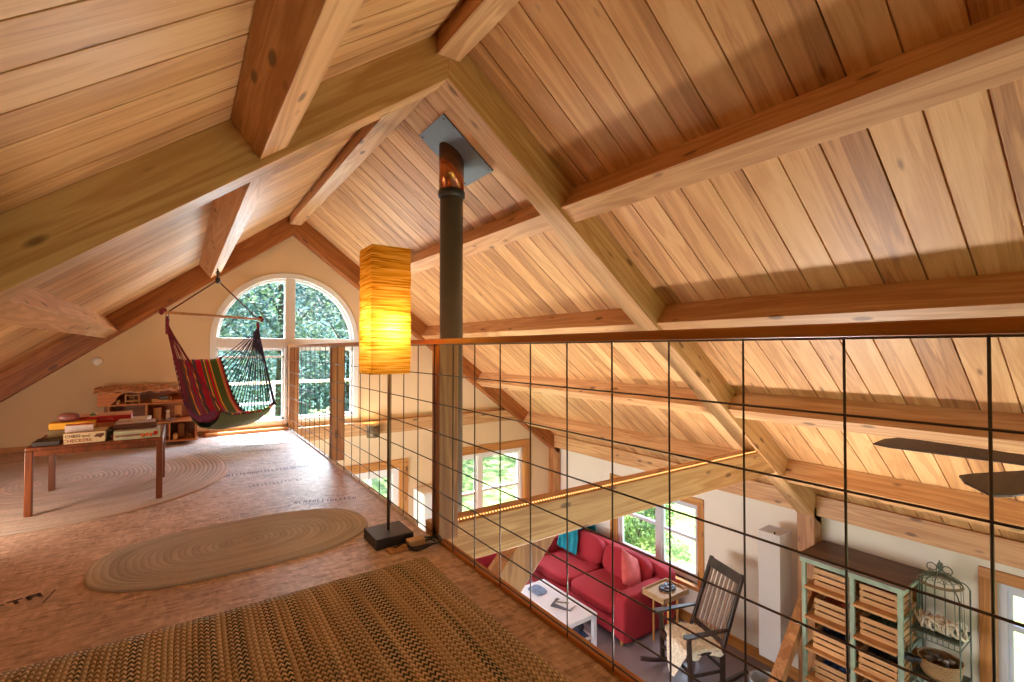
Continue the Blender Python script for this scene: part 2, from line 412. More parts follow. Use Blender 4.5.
def mat_ovalrug(name, cols, rings):
    t = NT(name); tc = t.add('TexCoord'); sx = t.add('SeparateXYZ'); t.link(tc.outputs['UV'], sx.inputs[0])
    u = t.math('MULTIPLY', sx.outputs[1], float(rings)); ring = t.math('FLOOR', u); fu = t.math('FRACT', u)
    cv = t.add('CombineXYZ'); t.link(t.math('MULTIPLY', ring, .42), cv.inputs[0]); t.link(t.math('MULTIPLY', sx.outputs[0], 3.0), cv.inputs[1])
    n = t.add('TexNoise', i_Scale=1.0, i_Detail=3.0); t.link(cv.outputs[0], n.inputs['Vector'])
    c = t.ramp(n.outputs[0], cols)
    cv3 = t.add('CombineXYZ'); t.link(u, cv3.inputs[0]); t.link(t.math('MULTIPLY', sx.outputs[0], 260.0), cv3.inputs[1])
    n3 = t.add('TexNoise', i_Scale=1.0, i_Detail=1.0); t.link(cv3.outputs[0], n3.inputs['Vector'])
    c = t.mix(t.math('MULTIPLY', n3.outputs[0], .22), c, srgb(116, 108, 102))
    seam = t.math('LESS_THAN', fu, .16); c = t.mix(t.math('MULTIPLY', seam, .3), c, srgb(90, 72, 60))
    t.link(c, t.b.inputs['Base Color']); t.b.inputs['Roughness'].default_value = .95; t.b.inputs['Specular IOR Level'].default_value = .1
    t.bump(t.math('ADD', t.math('SINE', t.math('MULTIPLY', fu, PI)), n3.outputs[0]), .7, .005); return t.m
def mat_stripes():
    t = NT('striped_hammock_cloth'); tc = t.add('TexCoord'); sx = t.add('SeparateXYZ'); t.link(tc.outputs['UV'], sx.inputs[0])
    R = srgb(176, 20, 34); O = srgb(226, 140, 40); G = srgb(80, 92, 40); P = srgb(120, 62, 74); D = srgb(64, 62, 54); K = srgb(206, 124, 100)
    seq = [(0, P), (.05, D), (.13, G), (.16, O), (.185, P), (.24, R), (.27, P), (.31, O), (.335, D), (.40, R), (.52, G), (.55, D), (.575, O), (.60, G), (.63, R), (.68, G), (.70, O), (.73, G), (.88, O), (.905, K), (.94, R), (.965, G)]
    c = t.ramp(sx.outputs[0], seq, 'CONSTANT')
    t.link(c, t.b.inputs['Base Color']); t.b.inputs['Roughness'].default_value = .9
    t.b.inputs['Specular IOR Level'].default_value = .1
    n = t.add('TexNoise', i_Scale=300.0); t.link(tc.outputs['UV'], n.inputs['Vector']); t.bump(n.outputs[0], .2, .002)
    return t.m

# ------------------------------------------------------------------ geometry constants
XR, ZR, SL = 1.18, 2.76, .76                       # roof ridge (underside of boards) and slope
YB0, YB1 = 2.31, 2.48                              # the near truss
YG0, YW = 6.55, 6.70                               # the gable truss face, the gable wall
XW, ZF = 5.60, -2.62                               # side wall, living-room floor
YBACK, XL = -3.3, -2.1
roof = lambda x: ZR - SL*abs(x-XR)
ang = math.atan(SL); CA, SA = math.cos(ang), math.sin(ang)

# ------------------------------------------------------------------ setting
def slope(name, sgn, length):
    b = MB(); g = .005; w = .177; off = .053; y = off - 19*w
    d = Vector((sgn*CA, 0, -SA)); n = Vector((sgn*SA, 0, CA)); Y = Vector((0, 1, 0))
    while y < YW + .35:
        y0, y1 = max(y, YBACK), min(y + w, YW + .3)
        if y1 > y0 + .02:
            pr = [(y0, .016), (y0+.007, .016), (y0+.0072, .001), (y0+.010, 0), (y1-.003, 0), (y1, .001), (y1, .016)]
            for (a, za), (c, zc) in zip(pr, pr[1:]):
                b.face([(0, a, za), (length, a, za), (length, c, zc), (0, c, zc)])
        y += w
    b.box((0, YBACK, .0165), (length, YW+.3, .09))
    o = b.build(name, M_ceil, origin=(XR, 0, ZR), rot=(0, 0, 0))
    R = Matrix((( d.x, 0, n.x), (0, 1, 0), (d.z, 0, n.z)))
    if sgn < 0:
        for v in o.data.vertices: v.co.x *= -1
        o.data.flip_normals()
        R = Matrix(((-d.x, 0, n.x), (0, 1, 0), (-d.z, 0, n.z)))
    o.rotation_euler = R.to_euler(); struct(o); return o
slope('ceiling', 1, 5.9); slope('ceiling', -1, 4.9)

def wall_with_holes(name, outline, holes, mapf, thick, mat):
    cu = bpy.data.curves.new('tmp', 'CURVE'); cu.dimensions = '2D'; cu.fill_mode = 'BOTH'; cu.extrude = thick/2
    for poly in [outline] + holes:
        sp = cu.splines.new('POLY'); sp.points.add(len(poly)-1); sp.use_cyclic_u = True
        for p, q in zip(sp.points, poly): p.co = (q[0], q[1], 0, 1)
    tmp = bpy.data.objects.new('tmp', cu); COL.objects.link(tmp)
    dg = bpy.context.evaluated_depsgraph_get(); me = bpy.data.meshes.new_from_object(tmp.evaluated_get(dg))
    bpy.data.objects.remove(tmp); me.name = name
    for v in me.vertices: v.co = Vector(mapf(*v.co))
    bm = bmesh.new(); bm.from_mesh(me); bmesh.ops.recalc_face_normals(bm, faces=bm.faces[:]); bm.to_mesh(me); bm.free()
    me.materials.clear(); me.materials.append(mat); o = bpy.data.objects.new(name, me); COL.objects.link(o); struct(o); return o
AXc, AZ, AR = 1.155, 1.12, .865
arch = [(AXc-AR, .08), (AXc+AR, .08)] + [(AXc+AR*math.cos(a), AZ+AR*math.sin(a)) for a in [PI*i/40 for i in range(41)]]
rect = lambda a, b, c, d: [(a, c), (b, c), (b, d), (a, d)]
PW = (1.50, 2.66, -2.55, -.70)       # patio window under the loft
LW = (3.28, 4.90, -1.85, -.66)       # lower gable window
T = .18
gable = [(XL, ZF), (XW, ZF), (XW, roof(XW)+.06), (XR, ZR+.06), (XL, roof(XL)+.06)]
wall_with_holes('wall_gable', gable, [arch, rect(*PW), rect(*LW)], lambda x, y, z: (x, YW+T/2+z, y), T, M_wall)
SW = (3.80, 5.26, -2.08, -1.03)      # sofa window (y range, z range)
SW2 = (-.2, 1.02, -2.1, -.91)        # window beside the wire rack
SW3 = (-2.4, -.6, -2.1, -.5)
wall_with_holes('wall_side', rect(YBACK, YW, ZF, roof(XW)+.05), [rect(*SW), rect(*SW2), rect(*SW3)], lambda x, y, z: (XW+T/2+z, x, y), T, M_wallw)
BW1 = (-.4, 2.2, .2, 2.0); BW2 = (2.7, 5.1, -2.2, -.2)
wall_with_holes('wall_back', gable, [rect(-.3, 2.1, .2, 1.7), rect(*BW2)], lambda x, y, z: (x, YBACK-T/2+z, y), T, M_wallw)
b = MB(); b.box((XL-.15, YBACK, ZF), (XL, YW, roof(XL))); struct(b.build('wall_left', M_wallw))
b = MB(); b.box((XL-.2, YBACK-.2, ZF-.2), (XW+.2, YW+.2, ZF)); struct(b.build('floor', M_conc))
# loft floor of strand board with its printed stamps
b = MB(); b.box((XL, YBACK, -.26), (1.13, YW, 0))
b.mi = 1
def stamp(x0, y0, x1, y1, h, n, gap=.3, seed=0):
    r = random.Random(seed); d = Vector((x1-x0, y1-y0, 0)); L = d.length; d.normalize(); u = Vector((-d.y, d.x, 0)); st = L/n
    for i in range(n):
        if r.random() < .08: continue
        p = Vector((x0, y0, .0012)) + d*st*i; hh = h*r.uniform(.75, 1); ww = st*(1-gap)
        t = r.choice((0, 1, 2, 3)); k = min(.3*ww, .3*hh)
        def q(a, c, e, f): b.face([p+d*a+u*c, p+d*e+u*c, p+d*e+u*f, p+d*a+u*f])
        if t != 3: q(0, 0, k, hh)
        if t in (0, 3): q(0, hh-k, ww, hh)
        if t in (1, 0): q(0, hh/2-k/2, ww*.8, hh/2+k/2)
        if t in (1, 2): q(0, 0, ww, k)
        if t in (0, 2): q(ww-k, 0, ww, hh*.9)
        if t == 3: q(ww/2-k/2, 0, ww/2+k/2, hh)
stamp(.35, 5.70, .98, 5.62, .05, 26, seed=1); stamp(.5, 5.42, .86, 5.36, .035, 12, seed=2)
stamp(.28, 4.45, .93, 4.42, .085, 22, .25, 3); stamp(.42, 4.02, .80, 4.0, .07, 14, .5, 4)
stamp(.62, 3.42, 1.02, 3.28, .06, 15, .3, 5); stamp(-.75, 2.63, -.45, 2.74, .055, 6, .15, 6)
stamp(.2, 3.36, .6, 3.38, .02, 22, .4, 8)
b.face([(-.45, 2.66, .0012), (-.444, 2.66, .0012), (-.424, 2.78, .0012), (-.43, 2.78, .0012)])
struct(b.build('floor', [M_osb, M_ink], origin=(0, 0, 0)))
# base trims
b = MB(); b.box((XW-.02, 2.5, ZF), (XW, YW, ZF+.13)); struct(b.build('baseboard_side', M_trimy, origin=(XW, 4, ZF)))
b = MB(); b.box((XL, YW-.015, 0), (.28, YW, .05)); struct(b.build('baseboard_gable', M_trimx, origin=(-1, YW, 0)))

def rect_window(name, axis, u0, u1, z0, z1, wallpos, casing=.1, mull=(), rails={}, fm=M_white, cm=None, fr=.05, inset=.05, sill=True, casing_sides='tlrb'):
    """frame, panes and wooden casing of a window in a wall; axis 'y' = wall facing -y, 'x' = wall facing -x"""
    w = bpy.data.objects.new(name, None); COL.objects.link(w); struct(w)
    loc = (((u0+u1)/2, wallpos, z0) if axis == 'y' else (wallpos, (u0+u1)/2, z0)); w.location = loc; PM[w.name] = Matrix.Translation(Vector(loc))
    def B(mb, a0, a1, c0, c1, d0, d1):
        if axis == 'y': mb.box((a0, wallpos+d0, c0), (a1, wallpos+d1, c1))
        else: mb.box((wallpos+d0, a0, c0), (wallpos+d1, a1, c1))
    f = MB()
    B(f, u0, u1, z1-fr, z1, inset, inset+.09); B(f, u0, u1, z0, z0+fr, inset, inset+.09)
    B(f, u0, u0+fr, z0+fr, z1-fr, inset, inset+.09); B(f, u1-fr, u1, z0+fr, z1-fr, inset, inset+.09)
    for m in mull: B(f, m-.045, m+.045, z0+fr, z1-fr, inset-.01, inset+.095)
    f.build('window_frame', fm, w)
    edges = [u0+fr] + [e for m in mull for e in (m-.045, m+.045)] + [u1-fr]
    for i in range(0, len(edges), 2):
        a, c = edges[i], edges[i+1]; s = MB(); B(s, a, a+.03, z0+fr, z1-fr, inset+.02, inset+.06); B(s, c-.03, c, z0+fr, z1-fr, inset+.02, inset+.06)
        B(s, a+.03, c-.03, z0+fr, z0+fr+.035, inset+.02, inset+.06); B(s, a+.03, c-.03, z1-fr-.035, z1-fr, inset+.02, inset+.06)
        for rz in rails.get(i//2, ()): B(s, a+.03, c-.03, rz-.022, rz+.022, inset+.01, inset+.06)
        so = s.build('sash', fm if fm is M_white else M_vinyl, w)
        g = MB(); B(g, a, c, z0+fr, z1-fr, inset+.04, inset+.044); g.build('pane', M_glass, so)
    if cm:
        k = casing
        if axis == 'y': mz, mh = M_trimz, M_trimx
        else: mz, mh = M_trimz, M_trimy
        for sd in casing_sides:
            c = MB()
            if sd == 't': B(c, u0-k, u1+k, z1, z1+k, -.022, .003)
            if sd == 'b': B(c, u0-k, u1+k, z0-.05, z0, -.07, inset)
            if sd == 'l': B(c, u0-k, u0, z0, z1, -.02, .003)
            if sd == 'r': B(c, u1, u1+k, z0, z1, -.02, .003)
            c.build('casing', mh if sd in 'tb' else mz, w, bevel=.004)
        r = MB(); B(r, u0-.001, u0+.012, z0, z1, 0, inset); B(r, u1-.012, u1+.001, z0, z1, 0, inset); B(r, u0, u1, z1-.012, z1+.001, 0, inset)
        r.build('jamb', mz, w)
    return w
rect_window('window_2', 'y', *PW, YW, casing=.11, mull=(2.0,), cm=1, fr=.1)
rect_window('window_3', 'y', *LW, YW, casing=.12, mull=(4.03,), rails={0: (-1.32,), 1: (-1.30,)}, cm=1, fr=.07)
rect_window('window_4', 'x', *SW, XW, casing=.09, mull=(4.47,), rails={0: (-1.52,), 1: (-1.50,)}, cm=1, fr=.06, fm=M_vinyl)
rect_window('window_5', 'x', *SW2, XW, casing=.09, mull=(.4,), rails={1: (-1.28,)}, cm=1, fr=.07, fm=M_vinyl)
# arched window
w = bpy.data.objects.new('window_1', None); COL.objects.link(w); struct(w); w.location = (AXc, YW, .08); PM[w.name] = Matrix.Translation(Vector((AXc, YW, .08)))
f = MB()
def arcband(mb, r0, r1, y0, y1, n=40):
    P = lambda r, a, y: (AXc + r*math.cos(a), y, AZ + r*math.sin(a))
    for i in range(n):
        a, c = PI*i/n, PI*(i+1)/n
        vs = [mb.bm.verts.new(P(*q)) for q in ((r0,a,y0),(r1,a,y0),(r1,c,y0),(r0,c,y0),(r0,a,y1),(r1,a,y1),(r1,c,y1),(r0,c,y1))]
        for q in ((0,1,2,3),(4,7,6,5),(1,5,6,2),(0,3,7,4)): mb.bm.faces.new([vs[k] for k in q])
arcband(f, AR-.055, AR+.012, YW-.02, YW+.10); arcband(f, AR-.085, AR-.055, YW+.03, YW+.09)
for a, c in ((AXc-AR-.012, AXc-AR+.055), (AXc+AR-.055, AXc+AR+.012)): f.box((a, YW-.02, .08), (c, YW+.1, AZ))
f.box((AXc-AR, YW-.015, 1.03), (AXc+AR, YW+.1, 1.155)); f.box((AXc-.06, YW-.012, .08), (AXc+.06, YW+.1, AZ+AR-.03))
f.box((AXc-AR, YW-.01, .06), (AXc+AR, YW+.1, .12))
f.build('window_frame', M_white, w, bevel=.004)
for nm, x0, x1, rail in (('a', AXc-AR+.055, AXc-.06, (.92, .59)), ('b', AXc+.06, AXc+AR-.055, ())):
    s = MB(); s.box((x0, YW+.03, .12), (x0+.025, YW+.08, 1.03)); s.box((x1-.025, YW+.03, .12), (x1, YW+.08, 1.03)); s.box((x0, YW+.03, .12), (x1, YW+.08, .15)); s.box((x0, YW+.03, 1.0), (x1, YW+.08, 1.03))
    for r in rail[:1]: s.box((x0, YW+.03, r-.012), (x1, YW+.08, r+.012))
    so = s.build('sash', M_white, w); g = MB(); g.box((x0, YW+.05, .12), (x1, YW+.054, 1.03)); g.build('pane', M_glass, so)
g = MB(); pts = [(AXc+(AR-.06)*math.cos(PI*i/30), AZ+(AR-.06)*math.sin(PI*i/30)) for i in range(31)]
g.prism(pts, YW+.05, YW+.054, 'y'); g.build('pane', M_glass, w)
b = MB(); b.box((.24, YW-.14, 0), (1.12, YW+.02, .035)); struct(b.build('trim_1', M_trimx, origin=(.6, YW-.05, 0)), )

# ------------------------------------------------------------------ roof timbers
def incline(name, x0, x1, y0, y1, depth, mat, label, zoff=0, sgn=1):
    """timber under the roof boards from x0 to x1 (world x), following the slope"""
    a = Vector((x0, 0, roof(x0)+zoff)); c = Vector((x1, 0, roof(x1)+zoff)); d = c-a; L = d.length; d.normalize()
    n = Vector((-d.z, 0, d.x)); n = n if n.z > 0 else -n
    b = MB(); b.box((0, 0, -depth), (L, y1-y0, 0))
    R = Matrix((( d.x, 0, n.x), (0, 1 if d.x > 0 else -1, 0), (d.z, 0, n.z)))
    o = b.build(name, mat, origin=(a.x, y0 if d.x > 0 else y1, a.z), rot=R.to_euler(), bevel=.004)
    return tag(o, label, 'beam', kind='thing')
RD = .215
# rafters meet at the ridge: cut with a prism in world coordinates instead of butting two boxes
def rafter(name, sgn, xend, y0, y1, label, mat=M_rafter):
    dz = RD/CA
    ax = Vector((sgn*CA, 0, -SA)); n = Vector((sgn*SA, 0, CA))
    poly = [(XR, ZR), (xend, roof(xend)), (xend, roof(xend)-dz), (XR, ZR-dz)]
    b = MB(); b.prism(poly, y0, y1, 'y')
    for v in b.bm.verts:
        q = v.co - Vector((XR, 0, ZR)); v.co = Vector((q.dot(ax)*sgn, q.y, q.dot(n)))
    R = Matrix(((ax.x*sgn, 0, n.x), (0, 1, 0), (ax.z*sgn, 0, n.z)))
    o = b.build(name, mat, origin=(XR, 0, ZR), rot=R.to_euler(), bevel=.003)
    return tag(o, label, 'beam', kind='thing')
rafter('rafter', -1, XL+.01, YB0, YB1, 'big near rafter climbing from the left edge up to the ridge')
rafter('rafter', 1, 5.56, YB0, YB1, 'big near rafter running down right from the ridge to the far wall post')
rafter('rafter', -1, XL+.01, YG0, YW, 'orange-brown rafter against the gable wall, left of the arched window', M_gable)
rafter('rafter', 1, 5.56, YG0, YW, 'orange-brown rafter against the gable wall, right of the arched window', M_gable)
b = MB(); zb = 2.60
for (y0, y1), lab in (((YBACK, YB0), 'short stub of ridge beam overhead, on the camera side of the big rafters'), ((YB1, YG0), 'ridge beam between the big rafters and the gable wall peak')):
    b = MB(); b.prism([(XR-.0675, zb), (XR+.0675, zb), (XR+.0675, roof(XR+.0675)), (XR, ZR), (XR-.0675, roof(XR-.0675))], y0, y1, 'y')
    tag(b.build('ridge_beam', M_purlin, origin=(XR, (y0+y1)/2, zb), bevel=.003), lab, 'beam', kind='thing')
def purlin(dx, sgn, y0, y1, label, depth=.185):
    x = XR + sgn*dx; R = Matrix(((CA, 0, sgn*SA), (0, 1, 0), (-sgn*SA, 0, CA)))
    b = MB(); b.box((-.0675, y0, -depth), (.0675, y1, 0))
    o = b.build('roof_purlin', M_purlin, origin=(x, 0, roof(x)), rot=R.to_euler(), bevel=.003)
    tag(o, label, 'beam', kind='thing')
DX = (.965, 1.895, 2.825, 3.755)
rn = ('highest purlin', 'second purlin down', 'third purlin down', 'lowest purlin')
for dx, nm in zip(DX, rn):
    purlin(dx, 1, YBACK, YB0, nm + ' of right slope, in front of the big rafter')
    purlin(dx, 1, YB1, YG0, nm + ' of right slope, between big rafter and gable wall')
purlin(DX[0], -1, YBACK, YB0, 'thick purlin overhead at top left, coming from the camera to the big rafter')
purlin(DX[0], -1, YB1, YG0, 'whitish purlin of the left slope that the hammock chair hangs from')
purlin(DX[1], -1, YB1, YG0, 'pale cracked purlin low on the left slope at the left edge')
# tie beams, plates, posts, braces
b = MB(); b.box((1.13, YB0+.02, -.155), (5.40, YB1, .07)); tag(b.build('tie_beam', M_rafter, origin=(3, YB0, -.155), bevel=.005), 'heavy horizontal tie beam crossing the living room, with the LED string on top', 'beam', kind='thing')
b = MB(); b.box((1.14, YG0+.04, -.17), (4.95, YW, .01)); tag(b.build('tie_beam', M_rafter, origin=(3, YG0, -.17), bevel=.004), 'horizontal brown beam flat against the gable wall at loft level', 'beam', kind='thing')
for y0, y1, lab in ((YB1, YG0, 'wall plate beam above the sofa window'), (YBACK, YB0, 'wall plate beam above the green shelf and wire rack')):
    b = MB(); b.box((5.44, y0, -.71), (XW, y1, -.50)); tag(b.build('wall_plate_beam', M_purlin, origin=(5.5, (y0+y1)/2, -.71), bevel=.004), lab, 'beam', kind='thing')
def post(x0, x1, y0, y1, z0, z1, lab):
    b = MB(); b.box((x0, y0, z0), (x1, y1, z1)); tag(b.build('timber_post', M_post, origin=((x0+x1)/2, (y0+y1)/2, z0), bevel=.005), lab, 'post', kind='thing')
post(5.40, 5.59, YB0, YB1, ZF, -.62, 'timber post on the side wall between tall white lamp and green shelf')
post(5.44, 5.59, YG0, YW, ZF, -.74, 'timber post in the far corner where gable and side wall meet')
post(1.16, 1.31, YB0+.02, YB1, ZF, -.155, 'timber post under the loft edge carrying the tie beam')
b = MB(); b.prism([(1.31, -.82), (1.965, -.155), (1.66, -.155), (1.31, -.52)], YB0+.03, YB1-.02, 'y')
o = b.build('knee_brace', M_post, bevel=.004); tag(o, 'short diagonal brace below the tie beam in front of the red armchair', 'brace', kind='thing')
b = MB(); b.bar((5.46, 2.35, -1.38), (4.33, 2.35, -2.51), .10, .10, (0, 1, 0))
tag(b.build('knee_brace', M_post, bevel=.004), 'slanting timber leaning down from the wall post, left of the green shelf', 'brace', kind='thing')

# ------------------------------------------------------------------ LED string
L = thing('led_string_light', 'string of tiny warm LEDs along the near top edge of the heavy tie beam', 'string light', (3, YB0+.04, .07))
b = MB(); b.tube([(1.25, YB0+.035, .078), (4.38, YB0+.035, .078)], .004, 6); b.build('light_cord', M_trimx, L)
b = MB()
for i in range(150):
    x = 1.26 + i*.0208; b.box((x-.004, YB0+.031, .078), (x+.004, YB0+.039, .086))
o = b.build('light_bead', M_led, L); o['kind'] = 'stuff'

# ------------------------------------------------------------------ added uplighters, out of view below, brightening the ceiling
for (x, y, h_, pw, dr, lab) in ((3.45, 2.15, .35, 300, (-.30, -.16, 1), 'low added uplighter, out of view in the room below, brightening the near ceiling'), (.95, 4.9, 1.5, 170, (.35, .1, 1), 'tall added uplighter, hidden under the loft floor, brightening the far right slope')):
    U = thing('added_uplighter', lab, 'lamp', (x, y, ZF)); brass = plain('brass', srgb(170, 140, 80), .35, .8); zt_ = ZF + h_
    b = MB(); b.lathe([(.14, 0), (.14, .015), (.02, .03)], (x, y, ZF), 28); b.build('lamp_base', brass, U)
    b = MB(); b.tube([(x, y, ZF+.02), (x, y, zt_-.06)], .012, 12); b.build('pole', brass, U)
    b = MB(); b.lathe([(.02, -.07), (.10, -.03), (.15, .03), (.145, .03), (.095, -.02), (.02, -.055)], (x, y, zt_), 32); b.build('bowl', brass, U)
    b = MB(); b.lathe([(.02, -.045), (.03, -.02), (.02, .005), (.003, .01)], (x, y, zt_), 14); b.build('bulb', M_white, U)
    light('added_uplighter_glow', 'SPOT', (x, y, zt_+.05), pw, (1, .91, .82), direction=dr, spot_size=math.radians(125), spot_blend=.6, shadow_soft_size=.2)

# ------------------------------------------------------------------ railing
RA = thing('loft_railing', 'loft guard railing with wooden posts, wooden top rail and dark steel wire grid', 'railing', (1.13, 2.3, 0))
b = MB(); b.box((1.125, YBACK+.02, 1.045), (1.215, YW-.02, 1.074)); b.build('top_rail', M_rail, RA, bevel=.004)
for y0, y1 in ((2.31, 2.40), (4.50, 4.59), (6.58, 6.67), (.0, .0)):
    if y1 > y0: b = MB(); b.box((1.13, y0, 0), (1.245, y1, 1.045)); b.build('railing_post', M_post, RA, bevel=.004)
b = MB(); b.box((1.125, YBACK+.02, -.02), (1.165, 2.30, .016)); b.build('toe_strip', M_rail, RA, bevel=.004)
b = MB(); b.box((1.125, 2.62, -.2), (1.15, YW-.02, .018)); b.build('toe_strip', plain('pale_daylit_edge', srgb(222, 206, 190), .5), RA, bevel=.004)  # pale colour holds the window light reflected on this strip
b = MB(); b.box((1.128, YBACK+.02, -.24), (1.145, 2.30, -.02)); b.build('edge_board', M_rail, RA)
for (y0, y1) in ((YBACK+.05, 2.31), (2.31, 4.5), (4.5, YW-.02)):
    b = MB(); r = .0028
    for z in (1.042, .885, .731, .576, .422, .272, .155, .04):
        b.tube([(1.116, y0, z), (1.116, y1, z)], r, 6)
    k = math.ceil((y0 - .2055)/.2150)
    while .2055 + .2150*k < y1:
        y = .2055 + .2150*k; b.tube([(1.123, y, .01), (1.123, y, 1.045)], r, 6); k += 1
    b.build('wire_grid', M_wire, RA)

# ------------------------------------------------------------------ stove pipe
P = thing('stove_pipe', 'dark grey stove pipe rising through the loft edge to a square ceiling plate', 'stove pipe', (1.60, 3.08, ZF))
PX, PY, PR_ = 1.60, 3.08, .083
b = MB(); b.lathe([(PR_, -2.62), (PR_, 2.12)], (PX, PY, 0), 32); b.build('pipe', M_pipe, P)
b = MB(); b.lathe([(PR_+.004, 2.11), (PR_+.014, 2.115), (PR_+.014, 2.155), (PR_+.004, 2.16)], (PX, PY, 0), 32); b.build('collar', M_dark, P)
b = MB(); b.lathe([(PR_+.008, 2.155), (PR_+.008, 2.60)], (PX, PY, 0), 32)
for v in b.bm.verts:
    if v.co.z > 2.5: v.co.z = roof(v.co.x) - .004
b.build('flue_sleeve', M_copper, P, )
b = MB(); n_ = Vector((SA, 0, CA)); d_ = Vector((CA, 0, -SA)); c_ = Vector((1.61, 3.03, roof(1.61))) - n_*.006
Mx = Matrix(((d_.x, 0, n_.x, c_.x), (0, 1, 0, c_.y), (d_.z, 0, n_.z, c_.z), (0, 0, 0, 1)))
b.box((-.245, -.195, -.006), (.245, .195, .004), Mx); pl = b.build('ceiling_plate', M_plate, P)
for sx_ in (-.22, .22):
    for sy_ in (-.17, .17):
        q = MB(); q.tube([Mx @ Vector((sx_, sy_, -.004)), Mx @ Vector((sx_, sy_, -.01))], .006, 8); q.build('screw', M_dark, pl)

# ------------------------------------------------------------------ paper floor lamp on the loft
F = thing('floor_lamp', 'tall square amber paper floor lamp, lit, standing beside the railing', 'lamp', (.92, 2.49, 0))
b = MB(); b.box((.82, 2.385, 0), (1.02, 2.59, .055)); b.build('lamp_base', M_dark, F, bevel=.003)
b = MB(); b.tube([(.92, 2.49, .055), (.92, 2.49, 1.08)], .008, 12); b.build('pole', plain('bronze_pole', srgb(120, 98, 66), .35, .7), F)
b = MB(); x0, x1, y0, y1, z0, z1 = .79, 1.0, 2.388, 2.588, .89, 1.553
t_ = .0015
def shade_fn(u, v):
    pts = [(x0, y0), (x1, y0), (x1, y1), (x0, y1)]; k = u*4; i = int(k) % 4; f_ = k - int(k); a, c = pts[i], pts[(i+1) % 4]
    p = Vector((a[0]+(c[0]-a[0])*f_, a[1]+(c[1]-a[1])*f_, z0+(z1-z0)*v))
    o_ = .004*noise.noise(Vector((p.x*3, p.y*3, p.z*22))) + .002*noise.noise(Vector((p.x*9, p.y*9, p.z*60)))
    cx, cy = (x0+x1)/2, (y0+y1)/2; d = Vector((p.x-cx, p.y-cy, 0)); return p + d*o_*9
b.grid(shade_fn, 32, 60, smooth=False, closeu=True); b.build('lamp_shade', M_shade, F)
b = MB(); b.bar((x0, y0+.1, .95), (x1, y0+.1, .95), .004, .004); b.bar((.895, y0, .95), (.895, y1, .95), .004, .004)
for (a, c) in (((x0+.004, y0+.004), (x1-.004, y0+.004)), ((x1-.004, y0+.004), (x1-.004, y1-.004)), ((x1-.004, y1-.004), (x0+.004, y1-.004)), ((x0+.004, y1-.004), (x0+.004, y0+.004))):
    for z in (z1-.003,): b.tube([(a[0], a[1], z), (c[0], c[1], z)], .002, 5)
b.build('shade_frame', M_dark, F)
b = MB(); b.lathe([(.012, 0), (.014, .02), (.028, .05), (.03, .075), (.02, .1), (.004, .108)], (.92, 2.49, 1.08), 16); b.build('bulb', M_bulb, F)
lo = light('bulb_glow', 'POINT', (.90, 2.45, 1.13), 3.4, (1, .70, .36)); lo.data.shadow_soft_size = .035
# power block and cable beside the lamp base
A = thing('power_adapter', 'beige power adapter block with coiled dark cable on the floor beside the lamp base', 'adapter', (1.0, 2.31, 0))
b = MB(); b.box((.96, 2.30, .012), (1.05, 2.35, .045), Matrix.Rotation(0, 4, 'Z')); b.build('adapter_block', plain('beige_plastic', srgb(206, 168, 120), .5), A, bevel=.006)
b = MB(); b.box((.86, 2.30, 0), (1.06, 2.37, .012)); b.build('mounting_board', M_shelfboard, A, bevel=.002)
b = MB()
for k in range(3):
    pts = [(1.03+(.075+.006*k)*math.cos(a*.26)+.008*k, 2.30+(.045+.008*k)*math.sin(a*.26), .012+.008*k+.006*math.sin(a*.7+k)) for a in range(25)]
    b.tube(pts, .004, 6)
b.tube([(.96, 2.33, .03), (.93, 2.31, .04), (.90, 2.33, .02), (.90, 2.38, .01)], .004, 6)
b.build('cable', M_black, A)

# ------------------------------------------------------------------ rugs
def ovalrug(name, label, cx, cy, rx, ry, rot, mat, p=2.0, h=.011, rings=30):
    b = MB(); c, s_ = math.cos(rot), math.sin(rot)
    def fn(u, v):
        a = 2*PI*u; x = rx*v*math.copysign(abs(math.cos(a))**(2/p), math.cos(a)); y = ry*v*math.copysign(abs(math.sin(a))**(2/p), math.sin(a))
        z = h + .0012*math.sin(v*rings*2*PI) + .0015*noise.noise(Vector((x*4, y*4, 0)))
        if v > .995: z = .0015
        return Vector((cx+x*c-y*s_, cy+x*s_+y*c, z))
    vs = [i/60*.97 for i in range(61)] + [.985, .9945, 1.0]
    V = [[b.bm.verts.new(fn(i/96, v)) for v in vs[1:]] for i in range(96)]; cen = b.bm.verts.new(fn(0, 0))
    for i in range(96):
        j = (i+1) % 96
        for k in range(len(vs)-2):
            f = b.bm.faces.new((V[i][k], V[j][k], V[j][k+1], V[i][k+1])); f.smooth = True
            for l, uv in zip(f.loops, ((i/96, vs[k+1]), ((i+1)/96, vs[k+1]), ((i+1)/96, vs[k+2]), (i/96, vs[k+2]))): l[b.uv].uv = uv
        b.bm.faces.new((cen, V[i][0], V[j][0]))
    b.face([fn(i/96, 1.0)-Vector((0, 0, .001)) for i in range(96)][::-1])
    tag(b.build(name, mat, origin=(cx, cy, 0)), label, 'rug')
ovalrug('oval_rug', 'small oval braided beige rug on the strand board floor beside the lamp', .285, 2.885, .63, .37, .03, mat_ovalrug('braid_beige', [(.3, srgb(184, 178, 174)), (.5, srgb(204, 198, 192)), (.7, srgb(218, 212, 206))], 22), p=2.6, rings=22)
ovalrug('oval_rug', 'large oval braided pinkish rug under the game table', -.72, 5.0, 1.07, 1.26, .1, mat_ovalrug('braid_rose', [(.28, srgb(196, 172, 164)), (.42, srgb(222, 206, 198)), (.5, srgb(202, 188, 180)), (.6, srgb(226, 204, 196)), (.75, srgb(198, 172, 162))], 34), p=2.2, rings=34)
b = MB()
